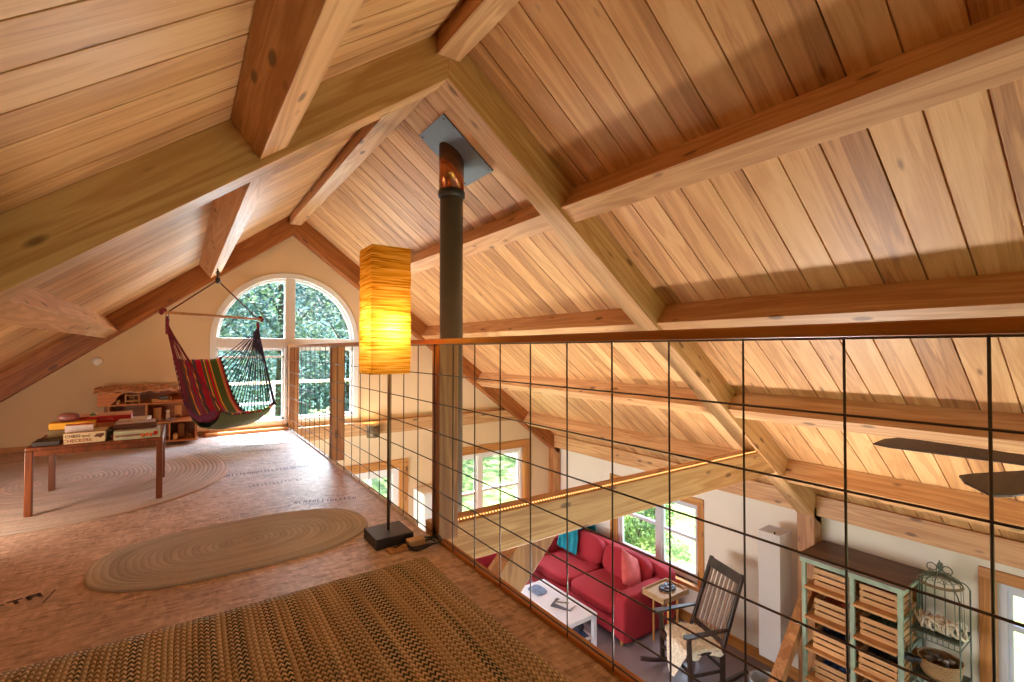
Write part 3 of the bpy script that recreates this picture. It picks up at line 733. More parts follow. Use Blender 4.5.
def rfn(u, v):
    x = -1.5 + 2.49*u; y = -.9 + 3.07*v + .012*math.sin(x*2)
    x += .012*math.sin(y*3)*(u); e = min(u, 1-u, v, 1-v); z = .012 if e > .004 else .002
    return Vector((x, y, z + .001*noise.noise(Vector((x*5, y*5, 0)))))
b.grid(rfn, 60, 60)
o = b.build('area_rug', mat_bigrug(), origin=(0, .6, 0), solid=.004); tag(o, 'large rectangular braided rug with brown, tan and dark green stripes in the foreground', 'rug')

# ------------------------------------------------------------------ game table
GT = thing('game_table', 'low square reddish-brown wooden table with board games on it', 'table', (-.43, 4.36, 0))
tx0, tx1, ty0, ty1, tz = -.765, -.095, 4.02, 4.70, .425; t0 = .012
b = MB(); b.box((tx0, ty0, tz-.022), (tx1, ty1, tz)); b.build('tabletop', [M_cherry], GT, bevel=.005)
b = MB()
for a, c in (((tx0+.04, ty0), (tx1-.04, ty0+.02)), ((tx0+.04, ty1-.02), (tx1-.04, ty1)), ((tx0, ty0+.04), (tx0+.02, ty1-.04)), ((tx1-.02, ty0+.04), (tx1, ty1-.04))): b.box((*a, tz-.055), (*c, tz-.022))
b.build('apron', M_cherry, GT)
for x in (tx0, tx1-.036):
    for y in (ty0, ty1-.036): b = MB(); b.box((x, y, t0), (x+.036, y+.036, tz-.022)); b.build('leg', M_cherry, GT, bevel=.004)
def cardboard(name, c): return plain('card_'+name, c, .55, var=.08, scale=30)
def txt_part(s, size, mat, parent, M, name='lettering', spacing=1):
    cu = bpy.data.curves.new('t', 'FONT'); cu.body = s; cu.size = size; cu.extrude = .0006; cu.align_x = 'CENTER'; cu.align_y = 'CENTER'; cu.resolution_u = 2; cu.space_character = spacing
    tmp = bpy.data.objects.new('t', cu); COL.objects.link(tmp); dg = bpy.context.evaluated_depsgraph_get(); me = bpy.data.meshes.new_from_object(tmp.evaluated_get(dg)); bpy.data.objects.remove(tmp)
    me.transform(PM[parent.name].inverted() @ M); me.materials.clear(); me.materials.append(mat)
    o = bpy.data.objects.new(name, me); COL.objects.link(o); o.parent = parent; return o
def game(cx, cy, z, sx, sy, h, rz, side, top, label, group='board games on the low table'):
    g = thing('board_game_box', label, 'board game', (cx, cy, z), rz, group); 
    b = MB(); b.box((-sx/2+.002, -sy/2+.002, 0), (sx/2-.002, sy/2-.002, h*.5)); b.build('box_base', side, g, local=True)
    b = MB(); b.box((-sx/2, -sy/2, h*.12), (sx/2, sy/2, h)); b.mi = 1; b.box((-sx/2+.004, -sy/2+.004, h), (sx/2-.004, sy/2-.004, h+.0008)); b.build('box_lid', [side, top], g, local=True, bevel=.0012)
    return g
K = cardboard
cream = K('cream', srgb(212, 186, 146)); pale = K('pale_green', srgb(186, 188, 160)); redc = K('red', srgb(176, 24, 28)); yel = K('yellow', srgb(224, 160, 40)); brn = K('brown', srgb(92, 54, 36)); whi = K('white', srgb(222, 212, 206)); pnk = K('pinkish', srgb(222, 172, 150)); org = K('orange', srgb(214, 104, 40)); grn = K('dark_green', srgb(60, 70, 48)); brick = K('brick_ink', srgb(150, 40, 34)); dkb = K('dark_brown_ink', srgb(96, 50, 26)); blk = K('black', srgb(34, 26, 26)); blu = K('lilac', srgb(196, 194, 220))
z = tz + .001
Rx90 = Matrix.Rotation(PI/2, 4, 'X')
g1 = game(-.495, 4.14, z, .20, .22, .066, .0, cream, cream, 'cream game box with brown lettering on two lines, near edge of the table')
txt_part('CHESS and', .026, dkb, g1, Matrix.Translation((-.53, 4.029, z+.046)) @ Rx90)
txt_part('CHECKERS', .028, brick, g1, Matrix.Translation((-.53, 4.029, z+.018)) @ Rx90)
b = MB(); b.prism([(-.452, z+.035), (-.44, z+.052), (-.405, z+.056), (-.40, z+.044), (-.41, z+.034), (-.42, z+.026), (-.43, z+.034)], 4.0285, 4.0298, 'y'); b.build('printed_animal', dkb, g1)
g2 = game(-.235, 4.145, z, .245, .24, .056, .03, pale, blu, 'pale green game box with red slanted title, at the right front of the table')
txt_part('Carcassonne', .032, brick, g2, Matrix.Translation((-.285, 4.0215, z+.028)) @ Matrix.Rotation(.03, 4, 'Z') @ Rx90)
b = MB()
for i, (cc) in enumerate((.0, .022, .044)): b.pillow((-.205+cc, 4.0225, z+.02+.004*(i % 2)), (.02, .004, .024), 2, 3)
b.build('printed_figures', org, g2)
b = MB(); b.pillow((-.135, 4.026, z+.03), (.026, .003, .028), 2.4, 4); b.build('printed_red_figure', redc, g2)
g3 = game(-.25, 4.20, z+.0575, .225, .19, .036, .06, brn, K('lilac_top', srgb(190, 180, 190)), 'flat dark brown game box lying on the pale green one')
g4 = game(-.265, 4.37, z, .16, .2, .10, -.1, whi, whi, 'whitish game box behind the flat dark brown one')
b = MB(); b.box((-.345, 4.262, z+.05), (-.24, 4.2715, z+.09)); 
g5 = game(-.475, 4.46, z, .34, .26, .052, .02, K('grey', srgb(120, 104, 90)), K('greyt', srgb(160, 130, 100)), 'grey game box at the bottom of the stack at the back of the table')
g6 = game(-.47, 4.46, z+.0528, .34, .25, .030, -.02, pnk, pnk, 'salmon coloured flat game box under the red one at the back')
g7 = game(-.47, 4.47, z+.0838, .36, .25, .046, .02, redc, pnk, 'long red game box with pink lid, topmost of the back stack')
txt_part('CLASSIC GAME', .014, pnk, g7, Matrix.Translation((-.43, 4.344, z+.106)) @ Rx90)
g8 = game(-.585, 4.30, z, .24, .14, .070, .08, K('olive_side', srgb(120, 96, 60)), yel, 'olive game box behind the cream one')
g9 = game(-.585, 4.30, z+.0708, .225, .13, .040, .04, yel, yel, 'bright yellow game box beneath the leather ball')
b = MB(); b.box((-.545, 4.233, z+.078), (-.505, 4.2365, z+.103)); b.build('printed_panel', K('peach', srgb(226, 150, 90)), g9)
g10 = game(-.53, 4.12, z+.067, .135, .085, .042, .05, K('silver', srgb(206, 188, 186)), org, 'small silver and orange game packet on the cream box')
g11 = game(-.675, 4.12, z, .125, .17, .026, .0, K('charcoal', srgb(60, 44, 40)), blk, 'small black game box at the left end of the table')
g12 = game(-.39, 4.18, z, .035, .12, .05, 0, grn, blk, 'narrow black box standing between the cream and pale green boxes')
b = MB(); b.pillow((-.61, 4.30, z+.111+.03), (.115, .062, .060), 2.1, 10); o = b.build('leather_ball', plain('brown_leather', srgb(128, 72, 66), .4, var=.15, scale=20)); tag(o, 'small brown leather football lying on the yellow game box', 'ball')
b = MB(); b.lathe([(.014, 0), (.018, .006), (.012, .014), (.003, .017)], (-.50, 4.42, z+.1306), 16); o = b.build('green_gem', plain('green_plastic', srgb(50, 120, 60), .3)); tag(o, 'tiny green token lying on the red game box', 'token')

# ------------------------------------------------------------------ dollhouse
DH = thing('dollhouse', 'open wooden dollhouse with a wavy shingled roof against the gable wall', 'dollhouse', (-.25, 6.4, 0))
dx0, dx1, dy0, dy1 = -.68, .14, 6.26, 6.60
b = MB()
b.box((dx0+.02, dy1-.01, .03), (dx1, dy1, .56)); b.build('back_panel', wood('dollhouse_back', srgb(154, 92, 52), srgb(120, 66, 34), 'X', .5, False), DH)
for (x0_, x1_, z_) in ((dx0+.1, dx1+.02, .03), (dx0+.1, dx1, .235), (dx0, dx1-.05, .44)):
    b = MB(); b.box((x0_, dy0, z_), (x1_, dy1, z_+.016)); b.build('storey_floor', M_toy, DH, bevel=.002)
for (x_, z0_, z1_) in ((dx1-.002, .046, .25), (-.30, .25, .44), (-.60, .04, .44), (-.10, .045, .235)):
    b = MB(); b.box((x_, dy0+.01, z0_), (x_+.014, dy1, z1_)); b.build('partition', M_toy, DH)
b = MB(); b.prism([(dx0, .455), (dx0+.10, .455), (dx0+.14, .49), (dx0+.15, .53), (dx0+.18, .555), (dx0+.22, .575), (dx0, .575)], dy0, dy0+.014, 'y'); b.build('curved_gable', wood('toy_orange', srgb(206, 120, 48), srgb(176, 94, 34), 'X', .5, False), DH)
b = MB(); rr = random.Random(3)
for i in range(17):
    x_ = dx0-.03+i*.052
    for j in range(3):
        y_ = dy0-.02+j*.11; zz = .575 + .012*j + rr.uniform(-.006, .008)
        b.box((0, 0, 0), (.06, .13, .012), Matrix.Translation((x_+rr.uniform(-.008, .008), y_, zz)) @ Matrix.Rotation(rr.uniform(-.25, .25), 4, 'Y') @ Matrix.Rotation(rr.uniform(.0, .2), 4, 'X'))
b.build('shingle_roof', wood('toy_shingle', srgb(222, 168, 124), srgb(186, 130, 90), 'Y', .7, False), DH, bevel=.002)
def toy(name, lab, boxes, mat=M_toylight, cat='toy'):
    b = MB(); [b.box(p, q) for p, q in boxes]; tag(b.build(name, mat, bevel=.002), lab, cat)
zz = .457
toy('toy_bunk_bed', 'toy wooden bunk bed with ladder on the top floor of the dollhouse', [((-.47, 6.3, zz), (-.462, 6.31, zz+.10)), ((-.36, 6.3, zz), (-.352, 6.31, zz+.10)), ((-.47, 6.4, zz), (-.462, 6.41, zz+.10)), ((-.36, 6.4, zz), (-.352, 6.41, zz+.10)), ((-.47, 6.3, zz+.02), (-.352, 6.41, zz+.03)), ((-.47, 6.3, zz+.08), (-.352, 6.41, zz+.088)), ((-.43, 6.293, zz), (-.425, 6.3, zz+.09)), ((-.40, 6.293, zz), (-.395, 6.3, zz+.09)), ((-.43, 6.293, zz+.03), (-.395, 6.3, zz+.036)), ((-.43, 6.293, zz+.06), (-.395, 6.3, zz+.066))])
toy('toy_chair', 'little toy chair beside the toy bunk bed', [((-.54, 6.3, zz), (-.51, 6.33, zz+.02)), ((-.54, 6.325, zz), (-.51, 6.332, zz+.04))])
toy('toy_bed', 'toy bed at the right on the dollhouse top floor', [((-.25, 6.31, zz), (-.08, 6.40, zz+.02)), ((-.25, 6.31, zz+.02), (-.19, 6.33, zz+.035)), ((-.09, 6.31, zz), (-.08, 6.40, zz+.045))])
b = MB(); b.pillow((-.15, 6.36, zz+.04), (.09, .07, .04), 2.4, 6); tag(b.build('toy_blanket', plain('grey_felt', srgb(120, 122, 116), .9)), 'rounded grey felt blanket on the toy bed', 'toy')
zz = .252
toy('toy_wardrobe', 'pale toy wardrobe on the middle floor of the dollhouse', [((-.24, 6.45, zz), (-.17, 6.50, zz+.13))])
toy('toy_dresser', 'pale toy panel at the right of the middle dollhouse floor', [((-.05, 6.40, zz+.05), (.01, 6.41, zz+.15)), ((-.05, 6.40, zz), (-.045, 6.41, zz+.06)), ((.005, 6.40, zz), (.01, 6.41, zz+.06))])
b = MB(); b.lathe([(.016, 0), (.018, .06), (.012, .065), (.013, .08), (.018, .09), (.014, .108), (.003, .112)], (-.11, 6.38, zz), 14); tag(b.build('toy_lamp', plain('toy_white', srgb(232, 206, 176), .6)), 'white-headed peg figure shape standing mid-floor in the dollhouse', 'toy')
b = MB(); b.lathe([(.01, 0), (.012, .01), (.04, .016), (.042, .022), (.003, .024)], (-.09, 6.30, zz), 20); tag(b.build('toy_table', plain('toy_grey', srgb(150, 140, 136), .5)), 'grey round toy table at the edge of the middle dollhouse floor', 'toy')
b = MB(); b.pillow((-.20, 6.29, zz+.012), (.03, .025, .024), 2, 5); tag(b.build('toy_cat', M_black), 'tiny black toy on the middle dollhouse floor', 'toy')
zz = .047
toy('toy_door', 'arched pale toy door standing at the back of the dollhouse ground floor', [((-.02, 6.50, zz), (.04, 6.51, zz+.13)), ((-.012, 6.50, zz+.13), (.032, 6.51, zz+.145))])
toy('toy_house_block', 'small house-shaped toy block on the dollhouse ground floor', [((-.06, 6.30, zz), (-.02, 6.33, zz+.055)), ((-.052, 6.30, zz+.055), (-.028, 6.33, zz+.068))])
toy('toy_high_chair', 'thin-legged toy chair at the right of the dollhouse ground floor', [((.06, 6.30, zz), (.064, 6.304, zz+.09)), ((.095, 6.30, zz), (.099, 6.304, zz+.05)), ((.06, 6.33, zz), (.064, 6.334, zz+.09)), ((.095, 6.33, zz), (.099, 6.334, zz+.05)), ((.06, 6.30, zz+.045), (.099, 6.334, zz+.05)), ((.06, 6.30, zz+.082), (.064, 6.334, zz+.088))])
b = MB(); b.lathe([(.04, 0), (.045, .01), (.038, .035), (.012, .04)], (-.73, YW-.001, .89), 24)
for v in b.bm.verts:
    q = v.co - Vector((-.73, YW, .89)); v.co = Vector((-.73+q.x*1.05, YW-.001-q.z, .89+q.y*1.05))
sm = b.build('wall_detector', M_white, origin=(-.73, YW-.02, .89)); tag(sm, 'round white wall detector on the cream gable wall', 'detector')

# ------------------------------------------------------------------ hanging hammock chair
HC = Vector((.31, 5.88, 0)); HW = Vector((.79, .61, 0)); HF = Vector((.61, -.79, 0))
def hp(a, f_, z_): return HC + HW*a + HF*f_ + Vector((0, 0, z_))
H = thing('hammock_chair', 'striped hanging hammock chair with maroon cords in front of the arched window', 'hammock chair', tuple(HC))
b = MB(); b.tube([hp(-.60, 0, 1.365), hp(-.58, 0, 1.365), hp(.58, 0, 1.365), hp(.60, 0, 1.365)], [.006, .014, .014, .006], 12); b.build('spreader_bar', M_dowel, H)
for s_ in (-1, 1):
    b = MB(); b.pillow(hp(.585*s_, 0, 1.365), (.04, .045, .055), 2.2, 6, wob=.6, seed=s_); b.pillow(hp(.565*s_, .0, 1.385), (.05, .04, .04), 2, 5); b.build('bar_knot', M_maroon, H)
    b = MB(); b.tube([hp(.53*s_, .0, 1.36) + Vector((0, 0, -.03)) + HF*.02*math.cos(a/8*2*PI) + Vector((0, 0, .03*math.sin(a/8*2*PI))) for a in range(8)], .004, 6, closed=True); b.build('cord_ring', M_pipe, H)
top = hp(0.0, 0, 1.74)
b = MB()
for s_ in (-1, 1): b.tube([top, hp(.27*s_, 0, 1.55), hp(.53*s_, 0, 1.365)], .007, 8)
b.build('hanging_rope', plain('brown_rope', srgb(92, 50, 44), .9), H)
b = MB(); b.pillow(top, (.05, .05, .07), 2, 6, wob=.4)
b.tube([top, top + Vector((0, 0, .12))], .008, 8)
for k in range(3): b.tube([top+Vector((.016*math.cos(a/8*2*PI)*(k % 2), .016*math.cos(a/8*2*PI)*((k+1) % 2), .05+.03*k+.02*math.sin(a/8*2*PI))) for a in range(8)], .004, 6, closed=True)
b.box((-.05, -.012, .0), (.05, .012, .012), Matrix.Translation(top + Vector((0, 0, .145))) @ Matrix.Rotation(-ang, 4, 'Y'))
b.build('swivel_hook', M_dark, H)
prof = [(-.25, .91), (-.20, .77), (-.14, .61), (-.07, .45), (.02, .33), (.14, .275), (.27, .28), (.38, .33), (.44, .385), (.455, .37)]
def interp(v):
    k = v*(len(prof)-1); i = min(int(k), len(prof)-2); t = k-i
    return [prof[i][j]*(1-t)+prof[i+1][j]*t for j in (0, 1)]
def seatf(u, v):
    f_, z_ = interp(v); w_ = .265 + .06*v
    a = (u*2-1)*w_; e = abs(u*2-1)
    lift = (.05*(v) + .01)*(e**4)
    return hp(a+.0, f_, z_+lift + .006*noise.noise(Vector((u*6, v*6, 0))))
b = MB(); b.grid(seatf, 40, 40); M_st = mat_stripes(); b.build('seat_cloth', M_st, H, solid=.006)
def underf(u, v):
    p = seatf(u, .38 + .50*v); f_ = math.sin(v*PI)*.05 + .012; return p + Vector((0, 0, -f_))
b = MB(); b.grid(underf, 20, 20); b.build('seat_underside', M_greencloth, H, solid=.004)
b = MB(); Mq = Matrix(((HW.x, HF.x, 0), (HW.y, HF.y, 0), (0, 0, 1))).to_4x4()
b.pillow(hp(.08, .26, .325), (.42, .26, .06), 2.8, 8, Mq); b.build('seat_pad', plain('faded_pink_pad', srgb(178, 132, 120), .9, var=.2), H)
for s_, mt in ((-1, M_maroon), (1, M_navycord)):
    apex = hp(.53*s_, 0, 1.30)
    b = MB(); b.tube([hp(.53*s_, 0, 1.33), apex, hp(.53*s_, 0, 1.16)], [.008, .016, .013], 8); b.build('cord_wrap', M_maroon, H)
    b = MB(); kn = MB()
    for i in range(26):
        v = i/25; e = seatf(0 if s_ < 0 else 1, v); 
        p0 = hp(.53*s_, 0, 1.25 - .006*(i % 5)) + HF*(.012*((i % 3)-1)); mid = (p0*.45+e*.55) + Vector((0, 0, -.01))
        b.tube([p0, mid, e], .0052 if s_ > 0 else .0035, 5); kn.pillow(e, (.030, .030, .030), 2, 2)
    b.build('side_cords', mt, H); kn.build('edge_knots', M_maroon if s_ < 0 else plain('dark_knots', srgb(44, 30, 44), .9), H)['kind'] = 'stuff'
# gathered maroon macrame edge on the left
def skirt(u, v):
    e = seatf(0, u*.8); a = hp(-.50, 0, 1.2); return e*(1-v*.07) + a*(v*.07) + HW*(-.015)
b = MB(); b.grid(skirt, 30, 6); b.build('fringe_band', plain('plum_fringe', srgb(116, 52, 84), .9, var=.3, scale=40), H, solid=.004)

# ------------------------------------------------------------------ wall sconce
SC = thing('wall_sconce', 'small dark round uplight on the brown beam of the gable wall', 'wall light', (2.18, 6.50, -.2))
b = MB(); b.lathe([(.08, 0), (.085, .004), (.085, .17), (.078, .17), (.078, .012), (.01, .012)], (2.18, 6.50, -.19), 28); b.build('cup', plain('pierced_metal', srgb(110, 92, 66), .5, .5, var=.5, scale=90), SC)
b = MB(); b.lathe([(.02, 0), (.03, .03), (.018, .06), (.003, .065)], (2.18, 6.50, -.17), 14); b.build('bulb', M_bulb, SC)
b = MB(); b.box((2.15, 6.57, -.15), (2.21, 6.60, -.07)); b.build('wall_bracket', M_dark, SC)
l2 = light('sconce_glow', 'POINT', (2.18, 6.50, -.02), 1.6, (1, .62, .25)); l2.data.shadow_soft_size = .03

# ------------------------------------------------------------------ ceiling fan
FN = thing('ceiling_fan', 'dark brown ceiling fan seen past the railing at the right edge', 'ceiling fan', (3.24, .22, .40))
hx, hy, hz = 3.24, .22, .50
b = MB(); b.lathe([(.02, .14), (.06, .13), (.10, .09), (.10, 0), (.07, -.03), (.02, -.04)], (hx, hy, hz-.02), 28); b.build('motor_housing', plain('fan_brown', srgb(70, 46, 34), .4, .2), FN)
b = MB(); b.lathe([(.07, 0), (.11, -.01), (.11, -.03), (.08, -.07), (.02, -.085)], (hx, hy, hz-.055), 28); b.build('light_bowl', plain('milk_glass', srgb(230, 226, 220), .2), FN)
b = MB(); b.tube([(hx, hy, hz+.1), (hx, hy, roof(hx))], .012, 12); b.build('down_rod', M_dark, FN)
b = MB(); b.lathe([(.06, -.08), (.05, -.03), (.05, .06)], (hx, hy, roof(hx)-.02), 20); b.build('canopy', M_dark, FN)
for k in range(5):
    a = math.radians(88 + 72*k)
    Mb = Matrix.Translation((hx, hy, hz)) @ Matrix.Rotation(a, 4, 'Z') @ Matrix.Rotation(-.2, 4, 'X')
    b = MB(); b.prism([(.16, -.06), (.68, -.085), (.77, -.08), (.82, -.03), (.84, .07), (.76, .085), (.16, .06)], -.004, .004, 'z', Mb); bl = b.build('fan_blade', wood('fan_blade_wood', srgb(74, 50, 36), srgb(52, 32, 22), 'X', .45, False), FN, bevel=.001)
    b = MB(); b.box((.08, -.015, -.008), (.24, .015, -.004), Mb); b.build('blade_arm', M_dark, bl)

# ------------------------------------------------------------------ living room: sofa
SO = thing('sofa', 'red two-seat sofa under the window in the room below', 'sofa', (4.95, 5.05, ZF))
sx0, sx1, sy0, sy1 = 4.42, 5.45, 4.02, 6.10; Z = lambda h: ZF + h
b = MB(); b.pillow(((sx0+sx1)/2, (sy0+sy1)/2, Z(.20)), (sx1-sx0-.02, sy1-sy0-.06, .20), 14, 14); b.build('base', M_red, SO)
b = MB(); b.pillow((5.36, (sy0+sy1)/2, Z(.42)), (.20, sy1-sy0, .66), 9, 14); b.build('backrest', M_red, SO)
for yc in (sy0+.09, sy1-.09): b = MB(); b.pillow((4.93, yc, Z(.33)), (1.0, .18, .58), 9, 14); b.build('armrest', M_red, SO)
for yc in (4.635, 5.505):
    b = MB(); b.pillow((4.81, yc, Z(.375)), (.80, .86, .17), 5, 14); b.build('seat_cushion', M_red, SO)
    b = MB(); b.pillow((5.17, yc, Z(.60)), (.22, .84, .42), 3.4, 14, Matrix.Rotation(.22, 4, 'Y')); b.build('back_cushion', M_red, SO)
for x in (sx0+.08, sx1-.1):
    for y in (sy0+.1, sy1-.1): b = MB(); b.lathe([(.018, 0), (.028, .11)], (x, y, ZF), 14); b.build('leg', M_toylight, SO)
b = MB(); b.cushion((4.95, 4.36, Z(.69)), .46, .17, (Matrix.Rotation(math.radians(18), 4, 'Z') @ Matrix.Rotation(math.radians(68), 4, 'X') @ Matrix.Rotation(PI/4+.12, 4, 'Z')).to_3x3()); tag(b.build('throw_pillow', M_pink), 'rose velvet pillow standing on its corner on the red sofa', 'pillow')
def throwf(u, v):
    x = 5.50 - .02 ; s_ = v*1.05
    y = 5.72 + (u-.5)*.42 + .03*math.sin(v*5)
    if s_ < .3: p = (5.49, y, Z(.56) + s_*.9)
    elif s_ < .55: p = (5.47 - (s_-.3)*1.5, y, Z(.835) + .01*math.sin(s_*20))
    else: p = (5.095 - (s_-.55)*.22, y - .05*(s_-.55), Z(.835) - (s_-.55)*.66)
    n = .02*noise.noise(Vector((u*7, v*5, 3))) + .012*math.sin(u*24+v*3)
    return Vector((p[0]-.03-n, p[1], p[2]+.012+n))
b = MB(); b.grid(throwf, 36, 40); tag(b.build('throw_blanket', M_teal, solid=.016), 'teal knitted throw draped over the far back corner of the red sofa', 'blanket')

# red armchair by the gable window
AC = thing('armchair', 'red armchair half hidden behind the diagonal brace, near the gable wall', 'armchair', (3.75, 5.95, ZF))
b = MB(); b.pillow((3.75, 5.85, Z(.22)), (.76, .72, .24), 10, 10); b.build('base', M_red, AC)
b = MB(); b.pillow((3.75, 5.80, Z(.38)), (.56, .66, .16), 5, 10); b.build('seat_cushion', M_red, AC)
b = MB(); b.pillow((3.75, 6.18, Z(.48)), (.80, .2, .70), 6, 10); b.build('backrest', M_red, AC)
for x in (3.42, 4.08): b = MB(); b.pillow((x, 5.86, Z(.33)), (.16, .78, .50), 6, 10); b.build('armrest', M_red, AC)
for x in (3.42, 4.08):
    for y in (5.55, 6.2): b = MB(); b.lathe([(.018, 0), (.026, .11)], (x, y, ZF), 12); b.build('leg', M_toylight, AC)

# coffee table
CT = thing('coffee_table', 'white coffee table with lower shelf in front of the red sofa', 'coffee table', (3.97, 4.75, ZF))
cx0, cx1, cy0, cy1 = 3.74, 4.21, 4.25, 5.30
b = MB(); b.box((cx0, cy0, Z(.37)), (cx1, cy1, Z(.42))); b.build('tabletop', M_whitelam, CT, bevel=.003)
b = MB(); b.box((cx0+.03, cy0+.03, Z(.12)), (cx1-.03, cy1-.03, Z(.135))); b.build('lower_shelf', M_whitelam, CT)
for x in (cx0+.005, cx1-.055):
    for y in (cy0+.005, cy1-.055): b = MB(); b.box((x, y, ZF), (x+.05, y+.05, Z(.37))); b.build('leg', M_whitelam, CT, bevel=.002)
b = MB(); b.pillow((3.93, 5.08, Z(.432)), (.20, .26, .022), 3.5, 10, wob=.2); tag(b.build('folded_cloth', plain('blue_grey_cloth', srgb(110, 128, 158), .9, var=.4)), 'crumpled blue-grey cloth on the far end of the white coffee table', 'cloth')
def book(cx, cy, z, sx, sy, h, rz, mat, lab, cat='book'):
    o = thing('book', lab, cat, (cx, cy, z), rz); b = MB(); b.box((-sx/2, -sy/2, 0), (sx/2, sy/2, .002)); b.box((-sx/2, -sy/2, h-.002), (sx/2, sy/2, h)); b.box((-sx/2, -sy/2, 0), (-sx/2+.002, sy/2, h)); b.build('cover', mat, o, local=True)
    b = MB(); b.box((-sx/2+.003, -sy/2+.003, .002), (sx/2-.004, sy/2-.003, h-.002)); b.build('pages', whi, o, local=True); return o
book(3.98, 4.62, Z(.4205), .20, .26, .016, .5, plain('book_dark', srgb(84, 80, 92), .5), 'dark-edged magazine lying on the white coffee table')
book(4.01, 4.60, Z(.4370), .16, .23, .01, .2, plain('book_white', srgb(226, 224, 232), .4), 'white notebook on top of the dark-edged magazine')
b = MB(); b.box((-.012, -.09, 0), (.012, .09, .012), Matrix.Translation((3.97, 4.63, Z(.448))) @ Matrix.Rotation(.8, 4, 'Z')); tag(b.build('remote_control', plain('grey_plastic', srgb(120, 112, 104), .4), bevel=.003), 'grey remote control lying across the white notebook', 'remote control')
book(3.90, 5.00, Z(.1365), .2, .28, .03, .3, plain('book_teal', srgb(190, 220, 224), .4), 'white and teal magazine on the coffee table lower shelf')
book(4.02, 4.40, Z(.1365), .2, .22, .025, -.2, plain('book_blue', srgb(40, 76, 120), .4), 'blue book under the near end of the coffee table')
b = MB(); b.pillow((4.06, 4.42, Z(.215)), (.12, .10, .10), 2.2, 8, wob=.5); tag(b.build('dark_pouch', plain('dark_cloth', srgb(38, 34, 46), .9)), 'dark pouch standing on the blue book under the coffee table', 'pouch')
b = MB(); b.box((3.80, 4.48, Z(.1365)), (3.98, 4.80, Z(.23))); tag(b.build('storage_box', plain('maroon_box', srgb(96, 52, 58), .7), bevel=.004), 'low maroon box on the coffee table lower shelf', 'box')

# side table
ST = thing('side_table', 'pale wooden tray-top side table between sofa arm and rocking chair', 'side table', (4.97, 3.84, ZF))
ax0, ax1, ay0, ay1 = 4.74, 5.21, 3.67, 4.01; zt = .63
b = MB(); b.box((ax0, ay0, Z(zt)), (ax1, ay1, Z(zt+.01)))
for q in (((ax0, ay0), (ax1, ay0+.012)), ((ax0, ay1-.012), (ax1, ay1)), ((ax0, ay0), (ax0+.012, ay1)), ((ax1-.012, ay0), (ax1, ay1))): b.box((*q[0], Z(zt-.03)), (*q[1], Z(zt+.04)))
b.build('tray_top', wood('birch', srgb(206, 168, 124), srgb(176, 136, 92), 'X', .5, False), ST, bevel=.002)
for x in (ax0+.14, ax1-.16):
    for y in (ay0+.05, ay1-.07): b = MB(); b.box((x, y, ZF), (x+.022, y+.022, Z(zt))); b.build('leg', M_toylight, ST)
b = MB(); b.tube([(5.03+.11*math.cos(a/14*2*PI), 3.85+.08*math.sin(a/14*2*PI), Z(.655)+.006*(a % 3)) for a in range(14)], .012, 6, closed=True)
b.tube([(5.03+.06*math.cos(a/10*2*PI), 3.85+.05*math.sin(a/10*2*PI), Z(.67)) for a in range(10)], .01, 6, closed=True)
tag(b.build('headphones', M_black), 'black coiled headphones on the side table', 'headphones')
rr = random.Random(5)
b = MB()
for i in range(7): b.pillow((5.01+rr.uniform(-.07, .1), 3.85+rr.uniform(-.05, .06), Z(.675)), (.03, .04, .014), 2.5, 3)
tag(b.build('small_trinkets', plain('blue_trinket', srgb(120, 150, 200), .3), ), 'little heap of blue and silver trinkets inside the headphone coil', 'trinkets', kind='stuff')

# rocking chair
RCH = thing('rocking_chair', 'dark wooden slat-back rocking chair with a sheepskin on its seat', 'rocking chair', (4.725, 3.30, ZF), math.radians(161))
def RB(mb, nm, mat=M_rocker, bevel=.004): return mb.build(nm, mat, RCH, local=True, bevel=bevel)
for s_ in (-1, 1):
    b = MB(); y = .26*s_
    arc = [(.42*math.cos(a)*1.0, 0) for a in ()]
    pts = [(x, y, .03+.33*(x*x)) for x in [(-.52+.1*i) for i in range(11)]]
    for p, q in zip(pts, pts[1:]): b.bar(p, q, .03, .045)
    RB(b, 'rocker')
    b = MB(); b.bar((.20, y, .05), (.22, y, .60), .04, .04, (0, 1, 0)); RB(b, 'front_leg')
    b = MB(); b.bar((-.20, y, .05), (-.20, y, .42), .045, .04, (0, 1, 0)); b.bar((-.20, y, .40), (-.48, y*.97, 1.16), .045, .034, (0, 1, 0)); RB(b, 'back_post')
    b = MB(); b.prism([(-.28, -.02), (.16, -.035), (.27, -.04), (.30, 0), (.27, .045), (.16, .04), (-.28, .02)], .60, .62, 'z', Matrix.Translation((0, y*1.06, 0))); RB(b, 'armrest')
b = MB(); b.box((-.22, -.27, .38), (.24, .27, .405)); b.box((.21, -.26, .33), (.24, .26, .38)); b.box((-.21, -.26, .33), (-.19, .26, .38)); RB(b, 'seat')
for z_, x_ in ((.22, .21), (.20, -.20)):
    b = MB(); b.bar((x_, -.25, z_), (x_, .25, z_), .025, .03); RB(b, 'stretcher')
for y in (-.25, .25): b = MB(); b.bar((-.2, y, .17), (.21, y, .17), .022, .03); RB(b, 'stretcher')
P0, P1 = Vector((-.215, 0, .46)), Vector((-.47, 0, 1.14)); dd = (P1-P0).normalized()
b = MB(); b.bar(P0 + Vector((0, -.24, 0)), P0 + Vector((0, .24, 0)), .025, .06, dd); RB(b, 'back_rail')
b = MB(); b.bar(P1 - dd*.04 + Vector((0, -.24, 0)), P1 - dd*.04 + Vector((0, .24, 0)), .026, .11, dd); RB(b, 'back_rail')
